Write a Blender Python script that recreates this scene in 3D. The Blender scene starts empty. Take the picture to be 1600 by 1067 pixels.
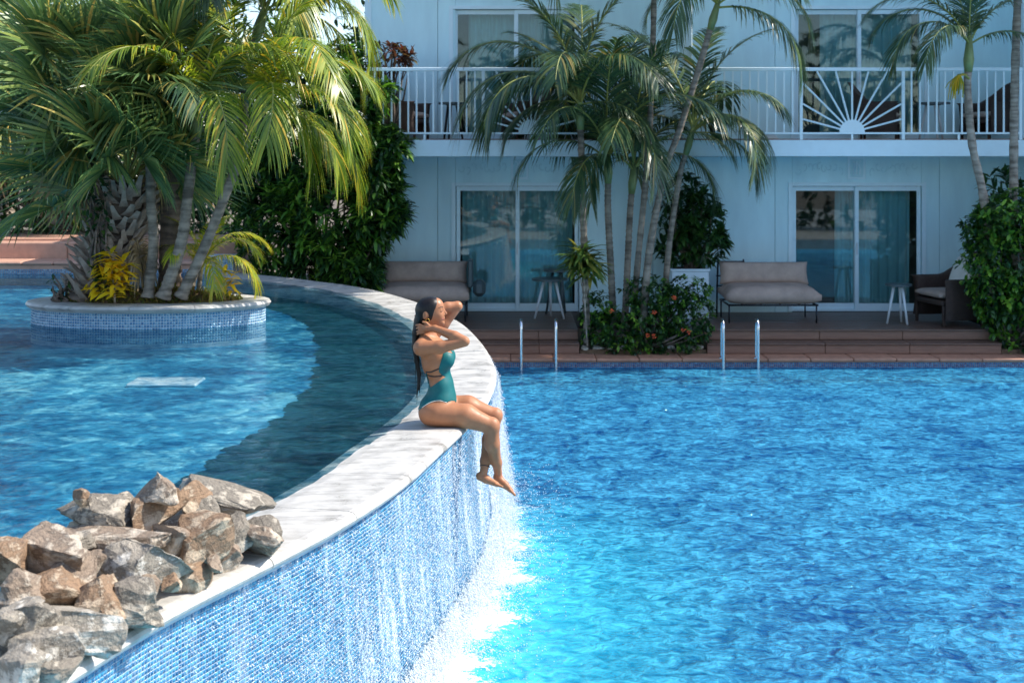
import bpy, math, random
import numpy as np
from mathutils import Vector, Matrix
from mathutils.bvhtree import BVHTree

R = math.radians
random.seed(7)
rng = np.random.default_rng(7)
scene = bpy.context.scene
C = scene.collection

# ------------------------------------------------------------------ camera
F, HORIZON, EYE = 2000.0, 250.0, 3.0      # focal length in photo pixels, horizon row, eye height above the lower pool
cam_d = bpy.data.cameras.new('camera')
cam = bpy.data.objects.new('camera', cam_d)
C.objects.link(cam)
cam.location = (0, 0, EYE)
cam.rotation_euler = (R(90), 0, 0)
cam_d.sensor_width = 36
cam_d.lens = F / 1600 * 36
cam_d.shift_y = -(533.5 - HORIZON) / 1600
cam_d.clip_end = 2000
cam_d.dof.use_dof = True
cam_d.dof.focus_distance = 8.7
cam_d.dof.aperture_fstop = 4.2
scene.camera = cam

# ------------------------------------------------------------------ light
SUN_AZ, SUN_EL = R(7), R(47)             # azimuth measured from +X towards +Y
sv = Vector((math.cos(SUN_EL) * math.cos(SUN_AZ), math.cos(SUN_EL) * math.sin(SUN_AZ), math.sin(SUN_EL)))
world = bpy.data.worlds.new('World')
scene.world = world
world.use_nodes = True
wn = world.node_tree
sky = wn.nodes.new('ShaderNodeTexSky')
sky.sky_type = 'NISHITA'
sky.sun_disc = False
sky.sun_elevation = SUN_EL
sky.sun_rotation = math.atan2(sv.x, sv.y)
sky.air_density = 1.0
sky.dust_density = 0.6
sky.ozone_density = 1.6
bg = wn.nodes['Background']
wn.links.new(sky.outputs[0], bg.inputs[0])
bg.inputs[1].default_value = 0.15
sun_d = bpy.data.lights.new('sun', 'SUN')
sun_d.energy = 4.1
sun_d.angle = R(0.5)
sun_d.color = (1.0, 0.94, 0.84)
sun = bpy.data.objects.new('sun', sun_d)
C.objects.link(sun)
sun.rotation_euler = (-sv).to_track_quat('-Z', 'Y').to_euler()
scene.view_settings.view_transform = 'Standard'
scene.view_settings.look = 'None'
scene.view_settings.gamma = 1
scene.view_settings.exposure = 0.90
scene.cycles.max_bounces = 10
scene.cycles.transparent_max_bounces = 24
scene.cycles.use_denoising = True
scene.cycles.sample_clamp_indirect = 4
scene.cycles.caustics_reflective = False
scene.cycles.caustics_refractive = False


# ------------------------------------------------------------------ helpers
def at(px, py, D):
    """photo measurement (pixel column, row) at a distance D in metres -> point in the place"""
    return Vector(((px - 800) * D / F, D, EYE - (py - HORIZON) * D / F))


def on(px, py, z):
    """photo measurement on a horizontal plane of height z"""
    D = F * (EYE - z) / (py - HORIZON)
    return Vector(((px - 800) * D / F, D, z))


def tag(o, label=None, cat=None, group=None, kind=None):
    if label: o['label'] = label
    if cat: o['category'] = cat
    if group: o['group'] = group
    if kind: o['kind'] = kind
    return o


def empty(name, loc=(0, 0, 0), rz=0.0):
    o = bpy.data.objects.new(name, None)
    o.empty_display_size = 0.1
    C.objects.link(o)
    o.location = loc
    o.rotation_euler = (0, 0, rz)
    return o


def link(name, me, mat=None, parent=None, loc=None, rot=None, scale=None, smooth=False):
    o = bpy.data.objects.new(name, me)
    C.objects.link(o)
    if mat is not None and len(me.materials) == 0:
        me.materials.append(mat)
    if parent is not None:
        o.parent = parent
    if loc is not None: o.location = loc
    if rot is not None: o.rotation_euler = rot
    if scale is not None: o.scale = scale
    if smooth:
        me.polygons.foreach_set('use_smooth', [True] * len(me.polygons))
    return o


def mesh_np(name, V, Fq):
    """mesh from an (n,3) vertex array and an (m,3|4) face array"""
    V = np.asarray(V, dtype=np.float32); Fq = np.asarray(Fq, dtype=np.int32)
    me = bpy.data.meshes.new(name)
    k = Fq.shape[1]
    me.vertices.add(len(V)); me.vertices.foreach_set('co', V.ravel())
    me.loops.add(Fq.size); me.loops.foreach_set('vertex_index', Fq.ravel())
    me.polygons.add(len(Fq))
    me.polygons.foreach_set('loop_start', np.arange(0, Fq.size, k, dtype=np.int32))
    me.polygons.foreach_set('loop_total', np.full(len(Fq), k, dtype=np.int32))
    me.update(calc_edges=True)
    me.validate()
    return me


class MB:
    def __init__(s): s.v, s.f = [], []

    def add(s, vs, fs):
        b = len(s.v)
        s.v += [tuple(v) for v in vs]
        s.f += [tuple(i + b for i in f) for f in fs]
        return s

    def box(s, x0, x1, y0, y1, z0, z1, bev=0.0):
        if bev <= 0:
            vs = [(x, y, z) for z in (z0, z1) for y in (y0, y1) for x in (x0, x1)]
            fs = [(0, 2, 3, 1), (4, 5, 7, 6), (0, 1, 5, 4), (2, 6, 7, 3), (0, 4, 6, 2), (1, 3, 7, 5)]
            return s.add(vs, fs)
        b = min(bev, (x1 - x0) / 2.01, (y1 - y0) / 2.01, (z1 - z0) / 2.01)
        rings = []
        for z, i in ((z0, b), (z0 + b, 0), (z1 - b, 0), (z1, b)):
            xa, xb, ya, yb = x0 + i, x1 - i, y0 + i, y1 - i
            c = b if i == 0 else b * .4
            rings.append([(xa + c, ya, z), (xb - c, ya, z), (xb, ya + c, z), (xb, yb - c, z), (xb - c, yb, z), (xa + c, yb, z), (xa, yb - c, z), (xa, ya + c, z)])
        vs = sum(rings, [])
        fs = [tuple(range(7, -1, -1)), tuple(range(24, 32))]
        for r in range(3):
            for k in range(8):
                a, c2 = r * 8 + k, r * 8 + (k + 1) % 8
                fs.append((a, c2, c2 + 8, a + 8))
        return s.add(vs, fs)

    def tube(s, pts, rad, n=8, cap=True):
        pts = [Vector(p) for p in pts]
        if not hasattr(rad, '__len__'): rad = [rad] * len(pts)
        b = len(s.v); prev = None
        for i, p in enumerate(pts):
            t = (pts[min(i + 1, len(pts) - 1)] - pts[max(i - 1, 0)]).normalized()
            if prev is None:
                a = Vector((0, 0, 1)) if abs(t.z) < .9 else Vector((1, 0, 0))
                u = t.cross(a).normalized()
            else:
                u = (prev - t * prev.dot(t)).normalized()
            prev = u; w = t.cross(u)
            for k in range(n):
                q = 2 * math.pi * k / n
                s.v.append(tuple(p + (u * math.cos(q) + w * math.sin(q)) * rad[i]))
        for i in range(len(pts) - 1):
            for k in range(n):
                a, c = b + i * n + k, b + i * n + (k + 1) % n
                s.f.append((a, c, c + n, a + n))
        if cap:
            s.f.append(tuple(b + k for k in range(n - 1, -1, -1)))
            e = b + (len(pts) - 1) * n
            s.f.append(tuple(e + k for k in range(n)))
        return s

    def disc(s, c, r, h, n=24, axis='z'):
        c = Vector(c)
        ring = [(math.cos(2 * math.pi * k / n) * r, math.sin(2 * math.pi * k / n) * r) for k in range(n)]
        if axis == 'z':
            vs = [(c.x + a, c.y + b_, c.z) for a, b_ in ring] + [(c.x + a, c.y + b_, c.z + h) for a, b_ in ring]
        else:
            vs = [(c.x + a, c.y, c.z + b_) for a, b_ in ring] + [(c.x + a, c.y - h, c.z + b_) for a, b_ in ring]
        fs = [tuple(range(n - 1, -1, -1)), tuple(range(n, 2 * n))] + [(k, (k + 1) % n, n + (k + 1) % n, n + k) for k in range(n)]
        return s.add(vs, fs)

    def mesh(s, name):
        me = bpy.data.meshes.new(name)
        me.from_pydata(s.v, [], s.f)
        me.update()
        return me

    def build(s, name, mat, parent=None, smooth=False, **k):
        return link(name, s.mesh(name), mat, parent, smooth=smooth, **k)


def spline(pts, n):
    """Catmull-Rom through pts, n samples evenly spaced along it"""
    P = np.array([tuple(p) for p in pts], dtype=float)
    P = np.vstack([2 * P[0] - P[1], P, 2 * P[-1] - P[-2]])
    out = []
    for i in range(1, len(P) - 2):
        t = np.linspace(0, 1, 24, endpoint=False)[:, None]
        a, b, c, d = P[i - 1], P[i], P[i + 1], P[i + 2]
        out.append(.5 * (2 * b + (c - a) * t + (2 * a - 5 * b + 4 * c - d) * t ** 2 + (3 * b - a - 3 * c + d) * t ** 3))
    out.append(P[-2][None])
    q = np.vstack(out)
    s = np.r_[0, np.cumsum(np.linalg.norm(np.diff(q, axis=0), axis=1))]
    u = np.linspace(0, s[-1], n)
    return np.stack([np.interp(u, s, q[:, k]) for k in range(q.shape[1])], 1)


# ------------------------------------------------------------------ materials
class NT:
    def __init__(s, name):
        s.m = bpy.data.materials.new(name); s.m.use_nodes = True
        s.t = s.m.node_tree
        s.p = s.t.nodes['Principled BSDF']; s.out = s.t.nodes['Material Output']

    def n(s, typ, **k):
        nd = s.t.nodes.new(typ)
        for a, b in k.items(): setattr(nd, a, b)
        return nd

    def l(s, a, b): s.t.links.new(a, b)

    def noise(s, scale, detail=4, rough=.55, vec=None, dist=0.0):
        nd = s.n('ShaderNodeTexNoise')
        nd.inputs['Scale'].default_value = scale; nd.inputs['Detail'].default_value = detail
        nd.inputs['Roughness'].default_value = rough; nd.inputs['Distortion'].default_value = dist
        if vec is not None: s.l(vec, nd.inputs['Vector'])
        return nd

    def pos(s, scale=(1, 1, 1), kind='pos', rot=(0, 0, 0)):
        if kind == 'pos': src = s.n('ShaderNodeNewGeometry').outputs['Position']
        else: src = s.n('ShaderNodeTexCoord').outputs['Object']
        mp = s.n('ShaderNodeMapping')
        mp.inputs['Scale'].default_value = scale; mp.inputs['Rotation'].default_value = rot
        s.l(src, mp.inputs['Vector'])
        return mp.outputs[0]

    def ramp(s, fac, stops, interp='LINEAR'):
        r = s.n('ShaderNodeValToRGB'); r.color_ramp.interpolation = interp
        e = r.color_ramp.elements
        while len(e) > 1: e.remove(e[-1])
        e[0].position = stops[0][0]; e[0].color = (*stops[0][1], 1)
        for p, c in stops[1:]:
            x = e.new(p); x.color = (*c, 1)
        s.l(fac, r.inputs[0])
        return r.outputs[0]

    def bump(s, h, strength=.3, dist=.01, normal=None):
        b = s.n('ShaderNodeBump'); b.inputs['Strength'].default_value = strength; b.inputs['Distance'].default_value = dist
        s.l(h, b.inputs['Height'])
        if normal is not None: s.l(normal, b.inputs['Normal'])
        return b.outputs[0]

    def math(s, op, a, b=None, clamp=False):
        m = s.n('ShaderNodeMath', operation=op); m.use_clamp = clamp
        for i, x in enumerate((a, b)):
            if x is None: continue
            if isinstance(x, (int, float)): m.inputs[i].default_value = x
            else: s.l(x, m.inputs[i])
        return m.outputs[0]

    def mix(s, a, b, fac):
        m = s.n('ShaderNodeMixShader')
        if isinstance(fac, (int, float)): m.inputs[0].default_value = fac
        else: s.l(fac, m.inputs[0])
        s.l(a, m.inputs[1]); s.l(b, m.inputs[2])
        return m.outputs[0]


def plain(name, col, rough=.5, metal=0, var=.12, scale=6, bump=0, bscale=60, spec=.5, coords='pos', stretch=(1, 1, 1)):
    a = NT(name)
    v = a.pos(stretch, coords)
    nz = a.noise(scale, 5, .6, v)
    c0 = tuple(max(0, c * (1 - var)) for c in col); c1 = tuple(min(1, c * (1 + var)) for c in col)
    a.l(a.ramp(nz.outputs[0], [(.3, c0), (.7, c1)]), a.p.inputs['Base Color'])
    a.p.inputs['Roughness'].default_value = rough; a.p.inputs['Metallic'].default_value = metal
    a.p.inputs['Specular IOR Level'].default_value = spec
    if bump:
        a.l(a.bump(a.noise(bscale, 4, .6, v).outputs[0], bump, .01), a.p.inputs['Normal'])
    return a.m


def leaf_mat(name, stops, rough=.38, trans=.3, spec=.5, tcol=None):
    a = NT(name)
    g = a.n('ShaderNodeNewGeometry')
    oi = a.n('ShaderNodeObjectInfo')
    r = a.math('FRACT', a.math('ADD', g.outputs['Random Per Island'], a.math('MULTIPLY', oi.outputs['Random'], .37)))
    col = a.ramp(r, stops)
    a.l(col, a.p.inputs['Base Color'])
    a.p.inputs['Roughness'].default_value = rough
    a.p.inputs['Specular IOR Level'].default_value = spec
    tr = a.n('ShaderNodeBsdfTranslucent')
    hs = a.n('ShaderNodeHueSaturation'); hs.inputs['Value'].default_value = 1.6; hs.inputs['Saturation'].default_value = 1.05
    a.l(col, hs.inputs['Color']); a.l(hs.outputs[0], tr.inputs['Color'])
    a.l(a.mix(a.p.outputs[0], tr.outputs[0], trans), a.out.inputs[0])
    return a.m


M = {}
M['paint'] = plain('wall_paint', (.68, .90, .95), .7, var=.07, scale=1.6, bump=.22, bscale=45, stretch=(2.2, 2.2, .5))
M['trim'] = plain('white_trim', (.76, .91, .96), .4, var=.03)
M['rail'] = plain('rail_paint', (.82, .94, .98), .35, var=.03)
M['relief'] = plain('relief_paint', (.60, .82, .87), .7, var=.05)
M['balcony_floor'] = plain('balcony_tile', (.25, .13, .10), .6, var=.2)
M['deck'] = plain('deck_wood', (.16, .085, .058), .38, var=.3, scale=8, bump=.2, stretch=(1, 8, 8))
M['riser'] = plain('step_wood', (.27, .14, .095), .5, var=.15, scale=6, bump=.15, stretch=(.6, 6, 6))
M['terracotta'] = plain('terracotta', (.50, .28, .20), .65, var=.12, scale=7, bump=.15)
M['paver'] = plain('pool_paver', (.50, .24, .15), .6, var=.2, scale=9, bump=.2)
M['black_metal'] = plain('dark_metal', (.03, .035, .045), .4, .6, var=.1)
M['cushion'] = plain('taupe_cushion', (.47, .34, .275), .9, var=.16, scale=5, bump=.12, bscale=200)
M['white_plastic'] = plain('white_metal', (.72, .74, .76), .4, var=.04)
M['dark_top'] = plain('dark_table_top', (.06, .09, .10), .4, var=.1)
M['pillow'] = plain('white_pillow', (.75, .72, .66), .9, var=.05, bump=.1)
M['chrome'] = plain('steel', (.75, .77, .8), .16, 1.0, var=.02)
M['gold'] = plain('gold', (.85, .5, .12), .25, 1.0, var=.02)
M['soil'] = plain('soil', (.16, .10, .06), .95, var=.5, scale=18, bump=.6, bscale=50)
M['ground'] = plain('ground_soil', (.14, .11, .08), .95, var=.4, scale=2, bump=.3, bscale=12)
M['planter'] = plain('planter_white', (.66, .78, .85), .5, var=.04)
M['boot'] = plain('palm_boot', (.40, .31, .25), .85, var=.4, scale=9, bump=.5, bscale=30)
M['dry'] = plain('dry_leaf', (.42, .30, .16), .8, var=.3, scale=8)
M['room'] = plain('room_interior', (.13, .12, .11), .9, var=.2)
M['black'] = plain('black_cord', (.02, .02, .022), .6, var=.05)
M['glint'] = plain('glint_white', (.95, .97, .97), .3, var=.01)
M['towel'] = plain('towel_white', (.75, .78, .8), .95, var=.03)


def stone_mat(name):
    a = NT(name)
    v = a.pos((1, 1, 1))
    n1 = a.noise(5, 8, .65, v)
    n2 = a.noise(1.6, 3, .5, a.pos((1.0, 7.0, 1.0), rot=(0, 0, .15)), dist=1.2)
    f = a.math('ADD', a.math('MULTIPLY', n1.outputs[0], .5), a.math('MULTIPLY', n2.outputs[0], .5))
    a.l(a.ramp(f, [(.33, (.27, .255, .23)), (.45, (.44, .42, .39)), (.60, (.57, .55, .51))]), a.p.inputs['Base Color'])
    a.l(a.ramp(n1.outputs[0], [(.35, (.25,) * 3), (.65, (.6,) * 3)]), a.p.inputs['Roughness'])
    # thin film of running water: long low ripples
    w = a.noise(16, 5, .6, a.pos((.6, 2.6, 1), rot=(0, 0, .25)), dist=.6)
    b1 = a.bump(w.outputs[0], .35, .02)
    a.l(a.bump(n1.outputs[0], .25, .01, b1), a.p.inputs['Normal'])
    return a.m


M['coping'] = stone_mat('coping_stone')


def tile_mat(name, stops, rough=.16):
    a = NT(name)
    g = a.n('ShaderNodeNewGeometry')
    nz = a.noise(2.2, 3, .5, a.pos())
    f = a.math('ADD', a.math('MULTIPLY', g.outputs['Random Per Island'], .75), a.math('MULTIPLY', nz.outputs[0], .3))
    a.l(a.ramp(f, stops), a.p.inputs['Base Color'])
    a.p.inputs['Roughness'].default_value = rough
    return a.m


M['tile'] = tile_mat('blue_mosaic', [(.1, (.008, .095, .24)), (.5, (.022, .20, .40)), (.9, (.07, .34, .55))])
M['tile_island'] = tile_mat('pale_blue_mosaic', [(.1, (.05, .18, .34)), (.5, (.11, .29, .46)), (.9, (.26, .46, .60))])
M['grout'] = plain('grout', (.50, .58, .64), .8, var=.1)


def floor_mat(name, ca, cb, cc, sc1=14, sc2=1.3):
    a = NT(name)
    n1 = a.noise(sc1, 5, .7, a.pos(), .8)
    n2 = a.noise(sc2, 3, .5, a.pos())
    f = a.math('ADD', a.math('MULTIPLY', n1.outputs[0], .6), a.math('MULTIPLY', n2.outputs[0], .4))
    a.l(a.ramp(f, [(.36, ca), (.5, cb), (.64, cc)]), a.p.inputs['Base Color'])
    a.p.inputs['Roughness'].default_value = .5
    return a.m


M['floor_low'] = floor_mat('lower_floor_mosaic', (.02, .24, .50), (.05, .38, .68), (.14, .58, .84))
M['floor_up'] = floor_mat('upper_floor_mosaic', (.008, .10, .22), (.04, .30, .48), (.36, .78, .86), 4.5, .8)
M['floor_shade'] = floor_mat('upper_floor_shade', (.002, .026, .038), (.005, .055, .07), (.012, .10, .105))  # dark colour for the wall's shadow inside the upper pool


def water_mat(name, tint_a, tint_b, body_a, body_b, body, scale, amp, air=False, refl=.6):
    a = NT(name)
    a.t.nodes.remove(a.p)
    v = a.pos((1, 1.15, 1))
    n1 = a.noise(scale, 5, .58, v, 1.1)
    n2 = a.noise(scale * .25, 3, .5, v, .6)
    n3 = a.noise(scale * 2.6, 3, .6, v, .5)
    big = a.noise(.42, 3, .55, a.pos((1, .7, 1)), .5)               # gusts: calmer and choppier patches
    h = a.math('ADD', a.math('ADD', a.math('MULTIPLY', n1.outputs[0], a.math('ADD', big.outputs[0], .5)), a.math('MULTIPLY', n2.outputs[0], 1.8)), a.math('MULTIPLY', n3.outputs[0], .22))
    nrm = a.bump(h, 1.0, amp)
    fr = a.n('ShaderNodeFresnel'); fr.inputs[0].default_value = 1.33
    a.l(nrm, fr.inputs['Normal'])
    gl = a.n('ShaderNodeBsdfGlossy'); gl.inputs['Roughness'].default_value = .03
    gl.inputs['Color'].default_value = (.9, .97, 1, 1)
    a.l(nrm, gl.inputs['Normal'])
    rip = a.math('ADD', a.math('ADD', a.math('MULTIPLY', n1.outputs[0], .50), a.math('MULTIPLY', n3.outputs[0], .20)), a.math('ADD', a.math('MULTIPLY', n2.outputs[0], .22), a.math('MULTIPLY', big.outputs[0], .14)))  # ripple light and dark, painted into the water's tint and body colour
    tr = a.n('ShaderNodeBsdfTransparent')
    a.l(a.ramp(rip, [(.44, tint_a), (.60, tint_b)]), tr.inputs[0])
    df = a.n('ShaderNodeBsdfDiffuse')
    mid = tuple((p + q) * .42 for p, q in zip(body_a, body_b))
    a.l(a.ramp(rip, [(.43, body_a), (.53, mid), (.63, body_b)]), df.inputs[0])
    a.l(nrm, df.inputs['Normal'])
    under = a.mix(tr.outputs[0], df.outputs[0], body)
    if air:
        at_ = a.n('ShaderNodeAttribute', attribute_name='air')
        tq = a.n('ShaderNodeBsdfDiffuse')
        a.l(a.ramp(n1.outputs[0], [(.35, (.01, .46, .62)), (.6, (.06, .70, .82))]), tq.inputs[0])
        under = a.mix(under, tq.outputs[0], at_.outputs['Fac'])
        fo = a.n('ShaderNodeAttribute', attribute_name='froth')     # froth floating where the fall lands
        fn = a.noise(13, 7, .72, a.pos((1, 1, 1)), 1.5)
        f1 = a.math('SUBTRACT', a.math('ADD', fo.outputs['Fac'], a.math('MULTIPLY', fn.outputs[0], 1.5)), 1.02)
        wh = a.n('ShaderNodeBsdfDiffuse'); wh.inputs[0].default_value = (.80, .86, .88, 1)
        full = a.mix(under, gl.outputs[0], a.math('MULTIPLY', fr.outputs[0], refl))
        a.l(a.mix(full, wh.outputs[0], a.math('MULTIPLY', f1, 5.0, True)), a.out.inputs[0])
        return a.m
    a.l(a.mix(under, gl.outputs[0], a.math('MULTIPLY', fr.outputs[0], refl)), a.out.inputs[0])
    return a.m


M['water_low'] = water_mat('lower_water', (.30, .62, .84), (.62, .90, 1.0), (.002, .055, .20), (.085, .49, .78), .66, 8.0, .05, air=True)
M['water_up'] = water_mat('upper_water', (.20, .46, .60), (.92, 1.0, 1.0), (.003, .04, .08), (.03, .22, .34), .14, 5.5, .026, refl=.55)


def glass_mat(name, tint):
    a = NT(name)
    a.t.nodes.remove(a.p)
    fr = a.n('ShaderNodeFresnel'); fr.inputs[0].default_value = 1.5
    gl = a.n('ShaderNodeBsdfGlossy'); gl.inputs['Roughness'].default_value = .02
    tr = a.n('ShaderNodeBsdfTransparent'); tr.inputs[0].default_value = (*tint, 1)
    f = a.math('ADD', a.math('MULTIPLY', fr.outputs[0], 1.2), .015, True)
    a.l(a.mix(tr.outputs[0], gl.outputs[0], f), a.out.inputs[0])
    return a.m


M['glass'] = glass_mat('door_glass', (.72, .88, .90))


def curtain_mat():
    a = NT('curtain_sheer')
    a.p.inputs['Base Color'].default_value = (.66, .74, .72, 1)
    a.p.inputs['Roughness'].default_value = .9
    return a.m


M['curtain'] = curtain_mat()


def foam_mat():
    a = NT('foam')
    nz = a.noise(60, 4, .6, a.pos())
    a.l(a.ramp(nz.outputs[0], [(.3, (.60, .70, .76)), (.6, (.82, .84, .86))]), a.p.inputs['Base Color'])
    a.p.inputs['Roughness'].default_value = .5
    return a.m


M['foam'] = foam_mat()


def drop_mat():
    a = NT('water_drop')
    g = a.n('ShaderNodeNewGeometry')
    a.l(a.ramp(g.outputs['Random Per Island'], [(.0, (.35, .45, .60)), (.35, (.70, .76, .84)), (.75, (.84, .84, .86))]), a.p.inputs['Base Color'])
    a.p.inputs['Roughness'].default_value = .15
    return a.m


M['drop'] = drop_mat()


def film_mat():
    """sheet of falling water, torn into white strands with clear gaps"""
    a = NT('water_film')
    a.t.nodes.remove(a.p)
    st = a.noise(5, 5, .7, a.pos((1, 1, .12)))
    fine = a.noise(75, 4, .8, a.pos((1, 1, .55)))
    f = a.math('ADD', a.math('MULTIPLY', st.outputs[0], .75), a.math('MULTIPLY', fine.outputs[0], .7))
    al = a.ramp(f, [(.735, (0, 0, 0)), (.90, (.75,) * 3)])
    tr = a.n('ShaderNodeBsdfTransparent')
    df = a.n('ShaderNodeBsdfDiffuse'); df.inputs[0].default_value = (.86, .91, .95, 1)
    ub = a.n('ShaderNodeAttribute', attribute_name='flow')
    a.l(a.mix(tr.outputs[0], df.outputs[0], a.math('MULTIPLY', al, ub.outputs['Fac'])), a.out.inputs[0])
    return a.m


M['film'] = film_mat()


def rock_mat(name, c0, c1, c2):
    a = NT(name)
    oi = a.n('ShaderNodeObjectInfo')
    v = a.pos((1, 1, 1), 'obj')
    n1 = a.noise(7, 8, .68, v, .6); n2 = a.noise(2.2, 3, .5, v, .8); n3 = a.noise(55, 4, .7, v)
    wv = a.noise(9, 4, .6, a.pos((1, 1, 5), 'obj', (0.5, .3, 0)), .5)
    f = a.math('ADD', a.math('ADD', a.math('MULTIPLY', n1.outputs[0], .45), a.math('MULTIPLY', n2.outputs[0], .35)), a.math('MULTIPLY', wv.outputs[0], .2))
    a.l(a.ramp(f, [(.36, c0), (.45, c1), (.495, tuple(x * .6 for x in c1)), (.53, c2), (.60, tuple(min(1, c * 1.4) for c in c2)), (.66, c1)]), a.p.inputs['Base Color'])
    a.p.inputs['Roughness'].default_value = .75
    b = a.bump(n1.outputs[0], .9, .03)
    a.l(a.bump(n3.outputs[0], .9, .010, b), a.p.inputs['Normal'])
    return a.m


ROCK = [rock_mat('rock_tan', (.10, .075, .055), (.31, .23, .165), (.47, .395, .31)),
        rock_mat('rock_rust', (.09, .055, .035), (.31, .195, .115), (.44, .34, .24)),
        rock_mat('rock_grey', (.08, .065, .05), (.25, .215, .17), (.43, .375, .30)),
        rock_mat('rock_pale', (.14, .115, .085), (.38, .33, .265), (.60, .555, .48))]


def bark_mat(name, c0, c1, rings=18):
    a = NT(name)
    n1 = a.noise(9, 5, .6, a.pos())
    w = a.noise(rings, 2, .5, a.pos((.15, .15, 1)))
    f = a.math('ADD', a.math('MULTIPLY', n1.outputs[0], .4), a.math('MULTIPLY', w.outputs[0], .6))
    a.l(a.ramp(f, [(.38, c0), (.6, c1)]), a.p.inputs['Base Color'])
    a.p.inputs['Roughness'].default_value = .8
    a.l(a.bump(f, .6, .02), a.p.inputs['Normal'])
    return a.m


M['bark'] = bark_mat('ringed_bark', (.16, .12, .09), (.42, .35, .28))
M['bark_mid'] = bark_mat('ringed_bark_mid', (.10, .08, .06), (.33, .27, .21))
M['bark_dark'] = bark_mat('dark_bark', (.07, .05, .04), (.22, .16, .12))
M['shaft'] = plain('crown_shaft', (.20, .25, .09), .4, var=.25, scale=5)
M['rachis'] = plain('frond_rachis', (.28, .30, .07), .5, var=.2)
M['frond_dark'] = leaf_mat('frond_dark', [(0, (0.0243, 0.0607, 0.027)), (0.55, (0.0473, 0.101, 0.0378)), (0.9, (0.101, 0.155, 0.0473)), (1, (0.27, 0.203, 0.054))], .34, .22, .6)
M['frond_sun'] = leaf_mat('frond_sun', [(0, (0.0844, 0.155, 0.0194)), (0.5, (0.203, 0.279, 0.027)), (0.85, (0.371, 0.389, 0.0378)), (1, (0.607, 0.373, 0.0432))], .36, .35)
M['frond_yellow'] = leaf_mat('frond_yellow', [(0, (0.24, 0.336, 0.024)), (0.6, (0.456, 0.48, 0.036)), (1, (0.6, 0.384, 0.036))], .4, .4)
M['fan'] = leaf_mat('fan_leaf', [(0, (0.0605, 0.119, 0.048)), (0.5, (0.13, 0.221, 0.072)), (0.85, (0.281, 0.346, 0.088)), (1, (0.648, 0.422, 0.112))], .33, .25, .6)
M['shrub_dark'] = leaf_mat('shrub_leaf', [(0, (0.0115, 0.0403, 0.0138)), (0.6, (0.0253, 0.0805, 0.0184)), (1, (0.069, 0.149, 0.023))], .35, .2, .5)
M['shrub_light'] = leaf_mat('shrub_leaf_light', [(0, (0.0504, 0.145, 0.0196)), (0.6, (0.118, 0.274, 0.028)), (1, (0.286, 0.451, 0.056))], .35, .3, .5)
M['croton'] = leaf_mat('croton_leaf', [(0, (0.27, 0.33, 0.0125)), (0.4, (0.75, 0.578, 0.0187)), (0.8, (0.8, 0.495, 0.0187)), (1, (0.45, 0.413, 0.025))], .4, .3)
M['croton_red'] = leaf_mat('croton_leaf_red', [(0, (.05, .03, .02)), (.5, (.16, .05, .03)), (.85, (.10, .09, .03)), (1, (.30, .10, .05))], .4, .2)
M['draca'] = leaf_mat('dracaena_leaf', [(0, (.015, .05, .014)), (.5, (.04, .10, .02)), (.8, (.12, .19, .04)), (1, (.35, .28, .05))], .3, .25, .6)
M['grass'] = leaf_mat('weed_leaf', [(0, (.10, .14, .02)), (.6, (.22, .22, .04)), (1, (.32, .20, .07))], .6, .3)
M['flower'] = plain('ixora_flower', (.75, .10, .03), .6, var=.2)

# ------------------------------------------------------------------ the levels of the place
Z_COP, Z_WATER_UP, Z_FLOOR_UP = 1.20, 1.178, 0.97
Z_LOW, Z_FLOOR_LOW = 0.0, -0.22
Z_EDGE, Z_STEP, Z_DECK = 0.13, 0.29, 0.45
Y_WALL, Y_DECK, Y_STEP, Y_EDGE = 21.5, 19.30, 18.95, 18.50   # facade, deck front, lower step front, pool edge

outer_px = [(340, 421), (371.6, 425), (483.8, 437.3), (570, 449.5), (627.5, 463.5), (668, 477), (719.5, 502), (751, 530.8), (769.8, 559.5), (776, 580), (772.7, 601),
            (758, 631), (728, 664), (689, 700), (636, 748), (545.5, 808), (438, 866), (265, 953), (140, 1030)]
outer_pl = [on(x, y, Z_COP).xy for x, y in outer_px]
outer_pl.append(outer_pl[-1] + (outer_pl[-1] - outer_pl[-2]) * 3.0)
ARC = spline(outer_pl, 400)
for _ in range(12):
    ARC[1:-1] = .25 * ARC[:-2] + .5 * ARC[1:-1] + .25 * ARC[2:]
T = np.gradient(ARC, axis=0); T /= np.linalg.norm(T, axis=1)[:, None]
NIN = np.stack([T[:, 1], -T[:, 0]], 1)                 # towards the upper pool
cen = np.array([-6.0, 10.0])
if ((cen - ARC[200]) @ NIN[200]) < 0: NIN = -NIN
ARC_S = np.r_[0, np.cumsum(np.linalg.norm(np.diff(ARC, axis=0), axis=1))]
ARC_LEN = ARC_S[-1]


def arc_at(s, inset=0.0):
    p = np.array([np.interp(s, ARC_S, ARC[:, k]) for k in (0, 1)]); n = np.array([np.interp(s, ARC_S, NIN[:, k]) for k in (0, 1)])
    n = n / np.linalg.norm(n, axis=0)
    return p + n * inset


COP_W = 0.60
# ---- ground
MB().box(-300, 300, -200, 600, -1.4, -1.0).build('ground', M['ground'])['kind'] = 'structure'
o = MB().box(-40, -2.3, 20.55, 60, -1.0, 0.45).build('ground', M['ground']); o['kind'] = 'structure'
o = MB().box(13.0, 40, 18.4, 60, -1.0, 0.42).build('ground', M['ground']); o['kind'] = 'structure'

# ---- lower pool floor and water
o = MB().box(-4, 26, -3, Y_EDGE + .05, -.6, Z_FLOOR_LOW).build('pool_floor', M['floor_low']); o['kind'] = 'structure'


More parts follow.
